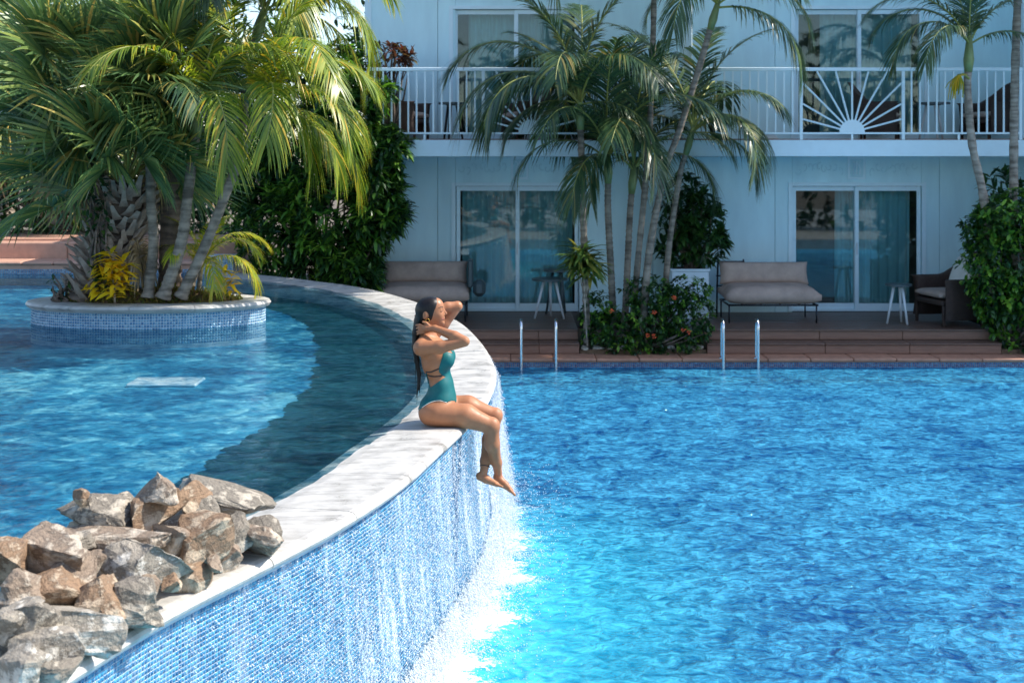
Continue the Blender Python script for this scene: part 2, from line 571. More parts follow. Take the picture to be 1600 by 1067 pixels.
def polygon_mesh(name, pts, z, step=None):
    import bmesh
    bm = bmesh.new()
    vs = [bm.verts.new((p[0], p[1], z)) for p in pts]
    f = bm.faces.new(vs)
    bm.normal_update()
    if f.normal.z < 0: f.normal_flip()
    bmesh.ops.triangulate(bm, faces=bm.faces[:])
    me = bpy.data.meshes.new(name); bm.to_mesh(me); bm.free()
    return me


# lower water: strips running out from the wall, so that each vertex knows its distance to the fall
ins = [0.03, -.10, -.22, -.36, -.52, -.72, -.95, -1.25, -1.6, -2.1]
S = np.linspace(0, ARC_LEN, 260)
V, Fc, air, froth = [], [], [], []
flow_lo, flow_hi = 0, 0
# where along the wall the water comes over: from beside the rocks to the far bend
arcY = np.interp(S, ARC_S, ARC[:, 1])
for j, d in enumerate(ins):
    P = np.stack([np.interp(S, ARC_S, ARC[:, 0]) + np.interp(S, ARC_S, NIN[:, 0]) * d, np.interp(S, ARC_S, ARC[:, 1]) + np.interp(S, ARC_S, NIN[:, 1]) * d], 1)
    for i, p in enumerate(P):
        V.append((p[0], p[1], Z_LOW))
        along = max(0, min(1, (11.5 - arcY[i]) / 3.0))
        air.append(max(0.0, 1 - (-d / 2.1)) ** 1.3 * along * .75)
        froth.append(max(0.0, .78 - max(0, -d) / .62 + .16 * math.sin(i * .55) + .10 * math.sin(i * 1.3)) * (.35 + .65 * along) * max(.45, min(1, (arcY[i] - 4.0) / 3.0)) if -d < .8 else 0.0)
n = len(S)
for j in range(len(ins) - 1):
    for i in range(n - 1):
        Fc.append((j * n + i, (j + 1) * n + i, (j + 1) * n + i + 1, j * n + i + 1))
# outer remainder: fan to a far frame on the right
b = len(V); j = len(ins) - 1
for i in range(n):
    p = V[j * n + i]
    V.append((27.0, p[1] * 1.25 - 2.2, Z_LOW)); air.append(0); froth.append(0)
for i in range(n - 1):
    Fc.append((j * n + i, b + i, b + i + 1, j * n + i + 1))
V = np.array(V); V[:, 1] = np.clip(V[:, 1], -3, Y_EDGE + .02)
me = mesh_np('water', V, np.array(Fc))
me.attributes.new('air', 'FLOAT', 'POINT').data.foreach_set('value', np.array(air, dtype=np.float32))
me.attributes.new('froth', 'FLOAT', 'POINT').data.foreach_set('value', np.array(froth, dtype=np.float32))
if sum(p.normal.z for p in me.polygons) < 0: me.flip_normals()
o = link('water', me, M['water_low']); tag(o, 'rippled bright blue water of the lower swimming pool', 'water', kind='structure')

# ---- upper pool floor and water
inner = [arc_at(s, COP_W * .55) for s in np.linspace(0, ARC_LEN, 160)]
poly = [tuple(p) for p in inner] + [(-14, inner[-1][1]), (-14, inner[0][1])]
o = link('pool_floor', polygon_mesh('pool_floor', poly, Z_FLOOR_UP), M['floor_up']); o['kind'] = 'structure'
shade_px = [(330, 458), (420, 482), (461, 496), (484, 513.5), (494, 539), (491, 582), (464, 623), (426, 657), (377, 689), (330, 722), (277, 755), (200, 800)]
bd = [on(x, y, Z_FLOOR_UP + .004).xy for x, y in shade_px]
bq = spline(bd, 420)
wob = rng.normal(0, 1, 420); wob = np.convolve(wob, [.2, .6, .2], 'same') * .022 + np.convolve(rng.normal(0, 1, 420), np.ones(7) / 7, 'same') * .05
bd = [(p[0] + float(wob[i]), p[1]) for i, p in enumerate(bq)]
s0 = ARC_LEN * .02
shade_poly = bd + [tuple(arc_at(s, .3)) for s in np.linspace(ARC_LEN * .80, s0, 80)]
o = link('pool_floor', polygon_mesh('pool_floor_shade', shade_poly, Z_FLOOR_UP + .004), M['floor_shade']); o['kind'] = 'structure'  # shadow of the coping wall, painted as a darker sheet on the floor
# water sheet: a fine strip with low waves along the coping, a flat sheet beyond it
V, Fc = [], []
SS = np.linspace(0, ARC_LEN, 420)
ins2 = np.linspace(0, .62, 32)
for d in ins2:
    for s in SS:
        p = arc_at(s, COP_W * .45 + d)
        V.append((p[0], p[1], 1 - d / .62))
n = len(SS)
for j in range(len(ins2) - 1):
    for i in range(n - 1): Fc.append((j * n + i, j * n + i + 1, (j + 1) * n + i + 1, (j + 1) * n + i))
V = np.array(V)
x, y, fade = V[:, 0], V[:, 1], V[:, 2]
V[:, 2] = Z_WATER_UP + fade * (.0022 * np.sin(x * 7 + 2 * np.sin(y * 2.1)) + .0022 * np.sin(y * 6.1 + 1.7 * np.sin(x * 3.3)) + .0014 * np.sin(x * 13 + y * 17))
rest = [tuple(V[(len(ins2) - 1) * n + i][:2]) for i in range(n)]
pm = polygon_mesh('water', rest + [(-14, rest[-1][1]), (-14, rest[0][1])], Z_WATER_UP)
import bmesh
bm = bmesh.new(); bm.from_mesh(pm); pm2 = mesh_np('water', V, np.array(Fc))
if sum(p.normal.z for p in pm2.polygons) < 0: pm2.flip_normals()
bm.from_mesh(pm2); me = bpy.data.meshes.new('water'); bm.to_mesh(me); bm.free()
o = link('water', me, M['water_up'], smooth=True); tag(o, 'dark teal and blue water of the raised upper pool', 'water', kind='structure')

# bright reflection in the upper pool, painted as a white plate under the water
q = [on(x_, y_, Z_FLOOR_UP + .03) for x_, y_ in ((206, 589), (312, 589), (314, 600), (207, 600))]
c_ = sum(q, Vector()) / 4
dc = empty('glint_plate', (c_.x, c_.y, Z_FLOOR_UP)); tag(dc, 'pale rectangular plate painted as a bright glint in the upper pool', 'glint plate')
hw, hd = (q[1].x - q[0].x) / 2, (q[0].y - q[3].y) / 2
MB().box(-hw, hw, -hd, hd, .001, .03, .01).build('plate', M['glint'], dc)
# ---- the curved overflow wall: grout core, mosaic skin, coping slabs
wall = empty('pool_wall', (float(ARC[200][0]), float(ARC[200][1]), 0))
tag(wall, 'curved blue mosaic overflow wall with pale stone coping between the two pools', 'pool wall')
WO = Vector(wall.location)
WREC = .055                                    # the skin stands back from the nosing
mb = MB()
SS = np.linspace(0, ARC_LEN, 220)
A = [arc_at(s, WREC + .012) for s in SS]; B = [arc_at(s, COP_W - .06) for s in SS]
vs = []
for z in (-.6, Z_COP - .062):
    vs += [(p[0] - WO.x, p[1] - WO.y, z) for p in A]
    vs += [(p[0] - WO.x, p[1] - WO.y, z) for p in B]
n = len(SS); fs = []
for i in range(n - 1):
    a0, b0, a1, b1 = i, n + i, 2 * n + i, 3 * n + i
    fs += [(a0, a0 + 1, a1 + 1, a1), (b0, b1, b1 + 1, b0 + 1), (a1, a1 + 1, b1 + 1, b1)]
mb.add(vs, fs).build('wall_core', M['grout'], wall)


def tiles_on(path, normals, z0, z1, pitch, gap, proud):
    """little proud tiles on a vertical surface that follows path; one joined mesh"""
    s = np.r_[0, np.cumsum(np.linalg.norm(np.diff(path, axis=0), axis=1))]
    nc = int(s[-1] / pitch); nr = int((z1 - z0) / pitch)
    V, Fc = [], []
    c0 = np.arange(nc) * pitch
    f = lambda u, k, arr: np.interp(u, s, arr[:, k])
    xa = np.stack([f(c0, 0, path), f(c0, 1, path)], 1); xb = np.stack([f(c0 + pitch - gap, 0, path), f(c0 + pitch - gap, 1, path)], 1)
    nn = np.stack([f(c0, 0, normals), f(c0, 1, normals)], 1)
    out = []
    for r in range(nr):
        za, zb = z1 - (r + 1) * pitch, z1 - r * pitch - gap
        jit = rng.uniform(.6, 1.2, (nc, 1)) * proud
        fa, fb = xa + nn * jit, xb + nn * jit
        q = np.zeros((nc, 8, 3))
        for k, (p, z) in enumerate(((xa, za), (xb, za), (xb, zb), (xa, zb))):
            q[:, k, :2] = p; q[:, k, 2] = z
        for k, (p, z) in enumerate(((fa, za), (fb, za), (fb, zb), (fa, zb))):
            q[:, 4 + k, :2] = p; q[:, 4 + k, 2] = z
        out.append(q)
    q = np.concatenate(out); base = (np.arange(len(q)) * 8)[:, None, None]
    tf = np.array([(4, 5, 6, 7), (0, 1, 5, 4), (1, 2, 6, 5), (2, 3, 7, 6), (3, 0, 4, 7)])[None]
    return q.reshape(-1, 3), (tf + base).reshape(-1, 4)


sl = np.linspace(ARC_LEN * .36, ARC_LEN, 400)
path = np.array([arc_at(s, WREC + .012) for s in sl])
nrm = -np.stack([np.interp(sl, ARC_S, NIN[:, k]) for k in (0, 1)], 1)
v, f = tiles_on(path, nrm, -.1, Z_COP - .095, .0205, .0032, .0012)
v[:, 0] -= WO.x; v[:, 1] -= WO.y
o = link('mosaic_tiles', mesh_np('mosaic_tiles', v, f), M['tile'], wall); o['kind'] = 'stuff'

# coping slabs, each its own piece with a rounded nose and a dip towards the upper pool
slab_len = .80
ns = int(ARC_LEN / slab_len)
for k in range(ns):
    s0, s1 = k * slab_len + .003, (k + 1) * slab_len - .003
    prof = [(COP_W, -.06), (COP_W, -.036), (.45, -.014), (.2, -.002), (.05, 0), (.022, -.006), (.006, -.02), (0, -.036), (.008, -.052), (.02, -.06)]
    m = 10; vs = []; fs = []
    dz = rng.uniform(-.002, .002)
    for i in range(m):
        s = s0 + (s1 - s0) * i / (m - 1)
        for d, z in prof:
            p = arc_at(s, d)
            vs.append((p[0] - WO.x, p[1] - WO.y, Z_COP + z + dz))
    L = len(prof)
    for i in range(m - 1):
        for j in range(L):
            a0, a1 = i * L + j, i * L + (j + 1) % L
            fs.append((a0, a0 + L, a1 + L, a1))
    fs.append(tuple(range(L))); fs.append(tuple(range((m - 1) * L + L - 1, (m - 1) * L - 1, -1)))
    MB().add(vs, fs).build('coping_slab', M['coping'], wall)

# ---- far side of the lower pool: pavers, steps, deck
edge = MB().box(-2.6, 13, Y_EDGE + .03, Y_STEP + .3, -.6, Z_EDGE - .05).build('pool_edge', M['paver']); edge['kind'] = 'structure'
x = -2.5; pav = None
while x < 10.5:
    w = .62
    MB().box(x + .004, x + w - .004, Y_EDGE, Y_STEP + .02, Z_EDGE - .048, Z_EDGE + rng.uniform(-.003, .003), .012).build('paver', M['paver'], edge)
    x += w
v, f = tiles_on(np.array([(-2.6, Y_EDGE + .029), (13, Y_EDGE + .029)]), np.array([(0, -1.0), (0, -1.0)]), -.05, .075, .03, .0055, .0012)
o = link('mosaic_tiles', mesh_np('edge_tiles', v, f), M['tile'], edge); o['kind'] = 'stuff'

BED = ((905 - 800) * 19.0 / F, (1104 - 800) * 19.0 / F)       # the planting bed cuts through deck and steps
XR = 7.25
for k, (xa, xb) in enumerate(((-2.6, BED[0]), (BED[1], XR))):
    d = MB().box(xa + .01, xb - .01, Y_STEP + .03, Y_WALL, -.6, Z_DECK - .16 - .03).build('terrace', M['riser']); d['kind'] = 'structure'
    MB().box(xa + .006, xb - .006, Y_DECK + .03, Y_WALL - .01, Z_DECK - .2, Z_DECK - .032).build('deck_base', M['deck'], d)
    x = xa
    i = 0
    while x < xb - .05:                                    # risers and treads in lengths, butted
        w = min((1.75, 1.25, 1.5)[i % 3], xb - x); i += 1
        MB().box(x + .003, x + w - .003, Y_STEP, Y_STEP + .03, Z_EDGE + .004, Z_STEP - .032, .006).build('riser_board', M['riser'], d)
        MB().box(x + .003, x + w - .003, Y_DECK, Y_DECK + .03, Z_STEP + .004, Z_DECK - .032, .006).build('riser_board', M['riser'], d)
        MB().box(x + .003, x + w - .003, Y_STEP - .025, Y_STEP + .17, Z_STEP - .03, Z_STEP, .006).build('tread_board', M['deck'], d)
        MB().box(x + .003, x + w - .003, Y_STEP + .176, Y_DECK - .002, Z_STEP - .03, Z_STEP, .006).build('tread_board', M['deck'], d)
        x += w
    y = Y_DECK - .025
    while y < Y_WALL - .1:
        MB().box(xa + .003, xb - .003, y, y + .142, Z_DECK - .03, Z_DECK + rng.uniform(-.0015, .0015), .004).build('deck_board', M['deck'], d)
        y += .147
o = MB().box(BED[0] + .01, BED[1] - .01, Y_STEP + .02, Y_WALL, -.6, Z_EDGE + .06).build('soil_bed', M['soil']); o['kind'] = 'structure'
o = MB().box(XR + .01, 13, Y_STEP + .02, Y_WALL + 6, -.6, Z_EDGE + .06).build('soil_bed', M['soil']); o['kind'] = 'structure'

# ---- far end of the upper pool: tiled rim, coral steps and terrace
rim = MB().box(-15, -4.9, 20.66, 21.3, .5, 1.30).build('terrace', M['terracotta']); rim['kind'] = 'structure'
v, f = tiles_on(np.array([(-15, 20.659), (-4.9, 20.659)]), np.array([(0, -1.0), (0, -1.0)]), 1.08, 1.24, .03, .0055, .0012)
o = link('mosaic_tiles', mesh_np('rim_tiles', v, f), M['tile_island'], rim); o['kind'] = 'stuff'
x = -15
while x < -5:
    MB().box(x + .004, x + 1.016, 20.62, 21.28, 1.304, 1.36, .02).build('rim_paver', M['terracotta'], rim)
    MB().box(x + .004, x + 1.516, 21.3, 21.7, 1.30, 1.63, .02).build('step_block', M['terracotta'], rim)
    x += 1.52
x = -15 + .98
while x < -5:
    MB().box(x + .04, x + .535, 20.62, 21.28, 1.304, 1.36, .02).build('rim_paver', M['terracotta'], rim)
    x += 1.52
MB().box(-15, -4.9, 21.7, 24.5, .5, 1.66).build('terrace_slab', M['terracotta'], rim)
# tiled block where the coping ends
blk = empty('tiled_block', (-4.72, 20.75, 1.0)); tag(blk, 'small blue tiled block at the far end of the curved coping', 'block')
MB().box(-.25, .25, -.22, .22, 0, .46, .015).build('core', M['grout'], blk)
v, f = tiles_on(np.array([(-.25, -.221), (.25, -.221)]), np.array([(0, -1.0), (0, -1.0)]), .02, .45, .03, .0055, .0012)
o = link('mosaic_tiles', mesh_np('block_tiles', v, f), M['tile_island'], blk); o['kind'] = 'stuff'
v, f = tiles_on(np.array([(.251, -.22), (.251, .22)]), np.array([(1.0, 0), (1.0, 0)]), .02, .45, .03, .0055, .0012)
o = link('mosaic_tiles', mesh_np('block_tiles', v, f), M['tile_island'], blk); o['kind'] = 'stuff'

# ------------------------------------------------------------------ the hotel building
bld = empty('hotel_building', (-2.45, Y_WALL, Z_DECK))
tag(bld, 'two storey pale blue hotel building with balcony and sliding glass doors', 'building')
BO = Vector(bld.location)


def bpart(mb, name, mat, parent=None, smooth=False):
    """mesh given in world coordinates, stored relative to the building"""
    mb.v = [(x - BO.x, y - BO.y, z - BO.z) for x, y, z in mb.v]
    return mb.build(name, mat, parent or bld, smooth)


SC_W = F / Y_WALL
wx = lambda px: (px - 800) / SC_W
wz = lambda py: EYE - (py - HORIZON) / SC_W
Y_BAL = 20.2; SC_B = F / Y_BAL
bx = lambda px: (px - 800) / SC_B
bz = lambda py: EYE - (py - HORIZON) / SC_B
Z_SLAB0, Z_SLAB1 = bz(245), bz(219)
XL, XRB = -2.45, 11.5
doors = [(wx(712), wx(905), Z_DECK + .01, wz(291)), (wx(1238), wx(1440), Z_DECK + .01, wz(291)),
         (wx(708), wx(905), Z_SLAB1 + .01, wz(15)), (wx(1242), wx(1444), Z_SLAB1 + .01, wz(15))]
Z_TOP = 6.35
# wall panels between seams; openings left free
xs_low = [XL, wx(684), wx(712), wx(905), wx(1020), wx(1211), wx(1238), wx(1440), wx(1468), wx(1620), wx(1770), XRB]
for lo, (za, zb) in enumerate(((-.2, Z_SLAB0), (Z_SLAB1 + .002, Z_TOP))):
    for i in range(len(xs_low) - 1):
        xa, xb = xs_low[i] + .004, xs_low[i + 1] - .004
        hit = [d for d in doors if abs(d[0] - xs_low[i]) < .08 and ((d[3] < 3) == (lo == 0))]
        z0 = hit[0][3] + .004 if hit else za
        if hit: xa -= .004; xb += .004
        bpart(MB().box(xa, xb, Y_WALL, Y_WALL + .22, z0, zb - .002), 'wall_panel', M['paint'])
bpart(MB().box(XL, XL + .22, Y_WALL + .222, 29, -.2, Z_TOP), 'wall_panel', M['paint'])
bpart(MB().box(XL + .23, XRB, Y_WALL + 1.9, Y_WALL + 2.0, -.2, Z_TOP), 'room_wall', M['room'])
bpart(MB().box(XL + .23, XRB, Y_WALL + .225, Y_WALL + 1.89, Z_SLAB0 - .3, Z_SLAB1), 'floor_slab', M['room'])
bpart(MB().box(XL + .23, XRB, Y_WALL + .0, Y_WALL + 1.89, Z_DECK - .3, Z_DECK - .006), 'floor_slab', M['room'])
bpart(MB().box(XL - .6, XRB + .6, Y_WALL - .75, 29.4, Z_TOP + .003, Z_TOP + .25, .02), 'roof', M['trim'])
bpart(MB().box(XL - .25, XRB, Y_BAL, Y_WALL - .002, Z_SLAB0, Z_SLAB1, .01), 'balcony_slab', M['trim'])
bpart(MB().box(XL - .2, XRB, Y_BAL + .06, Y_WALL - .004, Z_SLAB1 + .002, Z_SLAB1 + .018), 'balcony_floor', M['balcony_floor'])
bpart(MB().box(bx(1068), bx(1083), Y_BAL + .1, Y_BAL + .22, Z_SLAB1 + .02, Z_TOP - .01, .008), 'balcony_post', M['rail'])
bpart(MB().box(bx(1603), bx(1622), Y_BAL + .1, Y_BAL + .25, Z_SLAB1 + .02, Z_TOP - .01, .008), 'balcony_post', M['rail'])
bpart(MB().box(XL - .02, XL + .09, Y_WALL - .02, Y_WALL - .001, -.2, Z_SLAB0 - .01), 'corner_trim', M['trim'])
bpart(MB().box(XL - .02, XL + .09, Y_WALL - .02, Y_WALL - .001, Z_SLAB1 + .02, Z_TOP), 'corner_trim', M['trim'])

for k, (x0, x1, z0, z1) in enumerate(doors):
    xm = (x0 + x1) / 2
    dr = bpart(MB().box(x0, x1, Y_WALL + .004, Y_WALL + .15, z0, z0 + .03), 'sliding_door', M['trim'])
    fw = .065
    # surround proud of the wall
    for nm, q in (('surround', (x0 - .07, x0, z0, z1 + .06)), ('surround', (x1, x1 + .07, z0, z1 + .06)), ('surround', (x0, x1, z1, z1 + .06))):
        bpart(MB().box(q[0] + .001, q[1] - .001, Y_WALL - .025, Y_WALL - .002, q[2], q[3]), nm, M['trim'], dr)
    for (a, b_, yo) in ((x0 + .01, xm + .03, .06), (xm - .03, x1 - .01, .015)):
        mb = MB()
        mb.box(a, a + fw, Y_WALL + yo, Y_WALL + yo + .04, z0 + .032, z1 - .006, .004)
        mb.box(b_ - fw, b_, Y_WALL + yo, Y_WALL + yo + .04, z0 + .032, z1 - .006, .004)
        mb.box(a + fw + .001, b_ - fw - .001, Y_WALL + yo + .002, Y_WALL + yo + .038, z0 + .032, z0 + .13)
        mb.box(a + fw + .001, b_ - fw - .001, Y_WALL + yo + .002, Y_WALL + yo + .038, z1 - .08, z1 - .006)
        bpart(mb, 'sash', M['trim'], dr)
        bpart(MB().box(a + fw, b_ - fw, Y_WALL + yo + .016, Y_WALL + yo + .022, z0 + .13, z1 - .08), 'pane', M['glass'], dr)
    hx = xm - .01
    bpart(MB().box(hx, hx + .02, Y_WALL - .005, Y_WALL + .014, z0 + .95, z0 + 1.15, .004), 'handle', M['white_plastic'], dr)


def curtain(x0, x1, z0, z1, y, label, seed):
    r = random.Random(seed)
    nx = int((x1 - x0) / .018); V, Fc = [], []
    for j in range(6):
        z = z0 + (z1 - z0) * j / 5
        for i in range(nx + 1):
            u = x0 + (x1 - x0) * i / nx
            V.append((u - x0, .035 * math.sin(u * 46 + 1.5 * math.sin(u * 7 + seed)) + .01 * math.sin(u * 90 + j), z - z0))
    for j in range(5):
        for i in range(nx): Fc.append((j * (nx + 1) + i, j * (nx + 1) + i + 1, (j + 1) * (nx + 1) + i + 1, (j + 1) * (nx + 1) + i))
    o = link('curtain', mesh_np('curtain', np.array(V), np.array(Fc)), M['curtain'], None, (x0, y, z0), smooth=True)
    tag(o, label, 'curtain', 'curtains behind the sliding doors')


cl = ['sheer grey curtain drawn across ground floor door beside the grey sofa at the corner', 'sheer pale curtain in the ground floor door beside the wicker armchair',
      'sheer grey curtain in the balcony door behind the arching palm fronds', 'sheer dark curtain in balcony door behind the sun shaped railing at right']
d = doors[0]; curtain(d[0] + .1, d[1] - .1, d[2] + .04, d[3] - .05, Y_WALL + .34, cl[0], 1)
d = doors[1]; curtain(d[0] + .80, d[1] - .1, d[2] + .04, d[3] - .05, Y_WALL + .34, cl[1], 2)
d = doors[2]; curtain(d[0] + .25, d[1] - .1, d[2] + .04, d[3] - .05, Y_WALL + .34, cl[2], 3)
d = doors[3]; curtain(d[0] + .5, d[1] - .1, d[2] + .04, d[3] - .05, Y_WALL + .34, cl[3], 4)

# added block out of view at right, casts shade on terrace and steps
bpart(MB().box(8.9, 14, 19.35, Y_WALL - .02, -.5, 9.0), 'shade_block', M['paint'])
# plaster plaques with scrolled relief over the ground floor doors
for k, pxc in enumerate((812, 1338)):
    cx, cz = wx(pxc), wz(263)
    pl = bpart(MB().box(cx - .15, cx + .15, Y_WALL - .022, Y_WALL - .001, cz - .19, cz + .19, .008), 'plaque', M['trim'])
    mb = MB().box(cx - .11, cx + .11, Y_WALL - .03, Y_WALL - .0225, cz - .15, cz + .15, .003)
    bpart(mb, 'plaque_field', M['relief'], pl)
    mb = MB()
    for u in (-.05, 0, .05):
        mb.tube([(cx + u, Y_WALL - .032, cz - .11), (cx + u * 1.1, Y_WALL - .036, cz - .02), (cx + u * .5, Y_WALL - .036, cz + .08), (cx + u * 1.4, Y_WALL - .032, cz + .12)], .014, 6)
    bpart(mb, 'crest', M['trim'], pl)
    rr = random.Random(k)
    for sgn in (-1, 1):
        mb = MB()
        for q in range(9):
            ux = cx + sgn * (.28 + q * .085); zz = cz + rr.uniform(-.05, .06)
            pts = [(ux + sgn * .05 * t * math.cos(t * 3 + q), Y_WALL - .004, zz + .07 * math.sin(t * 3 + q) * t) for t in np.linspace(0, 1.4, 7)]
            mb.tube(pts, .007, 5)
        bpart(mb, 'scroll_relief', M['relief'])

# balcony railing
rl = bpart(MB().box(bx(572), bx(1600), Y_BAL + .04, Y_BAL + .09, bz(111), bz(105.5), .006), 'balcony_railing', M['rail'])
zt, zb = bz(111) - .002, bz(207)
bpart(MB().box(bx(572), bx(1600), Y_BAL + .045, Y_BAL + .085, bz(210), zb, .004), 'bottom_rail', M['rail'], rl)
suns = ((755, 830, 906), (1253, 1333, 1413))
posts = [572, 755, 906, 1253, 1413, 1597]
for p in posts: bpart(MB().box(bx(p) - .025, bx(p) + .025, Y_BAL + .042, Y_BAL + .088, Z_SLAB1 + .003, zt, .004), 'post', M['rail'], rl)
for p in (663, 830, 990, 1078, 1165, 1333, 1500): bpart(MB().box(bx(p) - .016, bx(p) + .016, Y_BAL + .05, Y_BAL + .08, Z_SLAB1 + .003, bz(210) - .002), 'foot', M['rail'], rl)
for (a, b_) in ((572, 755), (906, 1253), (1413, 1597)):
    nn = int(round((b_ - a) / 13.2))
    for i in range(1, nn):
        p = a + (b_ - a) * i / nn
        bpart(MB().box(bx(p) - .0125, bx(p) + .0125, Y_BAL + .052, Y_BAL + .077, zb + .001, zt), 'baluster', M['rail'], rl)
for (a, c, b_) in suns:
    cx, xa, xb = bx(c), bx(a) + .026, bx(b_) - .026
    r0 = .20
    n = 20
    vs = [(cx + r0 * math.cos(math.pi * i / n), Y_BAL + y, zb + .001 + r0 * math.sin(math.pi * i / n)) for y in (.05, .08) for i in range(n + 1)]
    fs = [tuple(range(n + 1)), tuple(range(2 * n + 1, n, -1))] + [(i, n + 1 + i, n + 2 + i, i + 1) for i in range(n)] + [(0, n, 2 * n + 1, n + 1)]
    bpart(MB().add(vs, fs), 'sun_disc', M['rail'], rl)
    for k in range(1, 12):
        an = math.pi * k / 12
        dx, dz = math.cos(an), math.sin(an)
        tmax = min((zt - zb) / dz, ((xb - cx) / dx if dx > 1e-6 else 1e9), ((xa - cx) / dx if dx < -1e-6 else 1e9)) - .005
        p0, p1 = Vector((cx + dx * (r0 - .01), Y_BAL + .065, zb + dz * (r0 - .01))), Vector((cx + dx * tmax, Y_BAL + .065, zb + dz * tmax))
        bpart(MB().tube([p0, p1], .0165, 6), 'sun_ray', M['rail'], rl)

# ------------------------------------------------------------------ furniture
def cushion_mesh(w, d, h, seed=0, sag=.25):
    """puffy box cushion, corners pulled out"""
    nx, ny = 18, 10; r = random.Random(seed)
    V, Fc = [], []
    for side in (0, 1):
        for j in range(ny + 1):
            for i in range(nx + 1):
                u, v = i / nx * 2 - 1, j / ny * 2 - 1
                edge_ = (1 - abs(u) ** 6) * (1 - abs(v) ** 4)
                puff = h / 2 * (.30 + .70 * edge_ ** .5)
                puff *= 1 + .06 * math.sin(u * 5 + seed) * math.cos(v * 3)
                V.append((u * w / 2 * (1 - .03 * (1 - v * v)), v * d / 2 * (1 - .03 * (1 - u * u)), (puff if side else -puff * .8)))
    n = (nx + 1) * (ny + 1)
    for j in range(ny):
        for i in range(nx):
            a = j * (nx + 1) + i; q = (a, a + 1, a + nx + 2, a + nx + 1)
            Fc.append(tuple(n + k for k in q)); Fc.append(q[::-1])
    for i in range(nx):
        a = i; Fc.append((a, a + 1, n + a + 1, n + a)); a = ny * (nx + 1) + i; Fc.append((a + 1, a, n + a, n + a + 1))
    for j in range(ny):
        a = j * (nx + 1); Fc.append((a + nx + 1, a, n + a, n + a + nx + 1)); a += nx; Fc.append((a, a + nx + 1, n + a + nx + 1, n + a))
    return mesh_np('cushion', np.array(V), np.array(Fc))


def sofa(loc, w, label, rz=0, rack=None, arm=None):
    t = empty('sofa', loc, rz); tag(t, label, 'sofa', 'taupe sofas on the wooden terrace')
    link('seat_cushion', cushion_mesh(w, .80, .32, 1), M['cushion'], t, (0, -.05, .42), (R(3), 0, 0), smooth=True)
    link('back_cushion', cushion_mesh(w * .95, .36, .22, 4), M['cushion'], t, (-.01 * w, .30, .72), (R(74), 0, 0), smooth=True)
    mb = MB()
    for sx in (-1, 1):
        mb.tube([(sx * w * .46, -.4, .28), (sx * w * .46, .40, .28)], .014, 8)
    mb.tube([(-w * .47, -.40, .281), (w * .47, -.40, .281)], .015, 8); mb.tube([(-w * .47, .41, .281), (w * .47, .41, .281)], .015, 8)
    for u in (-.3, -.1, .1, .3): mb.tube([(u * w, -.39, .275), (u * w, .4, .275)], .009, 6)
    mb.build('frame', M['black_metal'], t, True)
    for sx in (-1, 1):
        for sy in (-.38, .40):
            MB().tube([(sx * w * .455, sy, .28), (sx * w * .455, sy, 0)], .013, 8).build('leg', M['black_metal'], t, True)
    if rack:                                              # tubular back frame rising beside the cushion
        mb = MB()
        mb.tube([(-w * .50, .42, .0), (-w * .49, .47, .5), (-w * .475, .52, .93)], .015, 8)
        mb.tube([(-w * .20, .42, .3), (-w * .20, .52, .93)], .013, 8)
        for z in (.50, .66, .89): mb.tube([(-w * .50, .45 + z * .06, z), (-w * .19, .45 + z * .06, z)], .012, 8)
        mb.build('back_frame', M['black_metal'], t, True)
    if arm:
        mb = MB()
        mb.box(w * .475, w * .53, -.05, .42, .50, .94, .02)
        mb.box(w * .532, w * .67, -.1, .3, .36, .62, .06)
        mb.build('arm_rest', M['dark_top'], t)
    return t


p = at(664, 500, 20.55); sofa((p.x, 20.55, Z_DECK), 1.45, 'taupe sofa with dark side arm beside the left ground floor door', arm=True)
p = at(1200, 500, 20.4); sofa((p.x, 20.4, Z_DECK), 1.50, 'taupe cushioned sofa with open black metal back frame beside white planter', rack=True)


def table(name, loc, rtop, h, label, top, leg, splay=1.35, n=3, rot=0.4, cat='table'):
    t = empty(name, loc); tag(t, label, cat)
    mb = MB().disc((0, 0, h - .03), rtop, .03, 28); mb.disc((0, 0, h - .045), rtop * .45, .015, 20)
    mb.build('table_top', top, t)
    for k in range(n):
        a = 2 * math.pi * k / n + rot
        p0 = Vector((math.cos(a) * rtop * .38, math.sin(a) * rtop * .38, h - .046)); p1 = Vector((math.cos(a) * rtop * splay * .75, math.sin(a) * rtop * splay * .75, 0))
        MB().tube([p0, p1], [.024, .017], 8).build('leg', leg, t, True)
    return t


p = at(859, 497, 20.65); table('side_table', (p.x, 20.65, Z_DECK), .29, .64, 'tall round side table with splayed pale legs before the left door', M['dark_top'], M['white_plastic'], 1.25, 3, R(-95) + R(60))
p = at(872, 490, 21.15); table('side_table', (p.x, 21.15, Z_DECK), .24, .74, 'darker round side table standing just behind the pale legged one', M['dark_top'], M['dark_top'], 1.1, 3, .9)
p = at(1404, 505, 19.95); table('side_table', (p.x, 19.95, Z_DECK), .20, .62, 'slim white legged side table beside the wicker armchair', M['dark_top'], M['white_plastic'], 1.2, 3, R(-60))


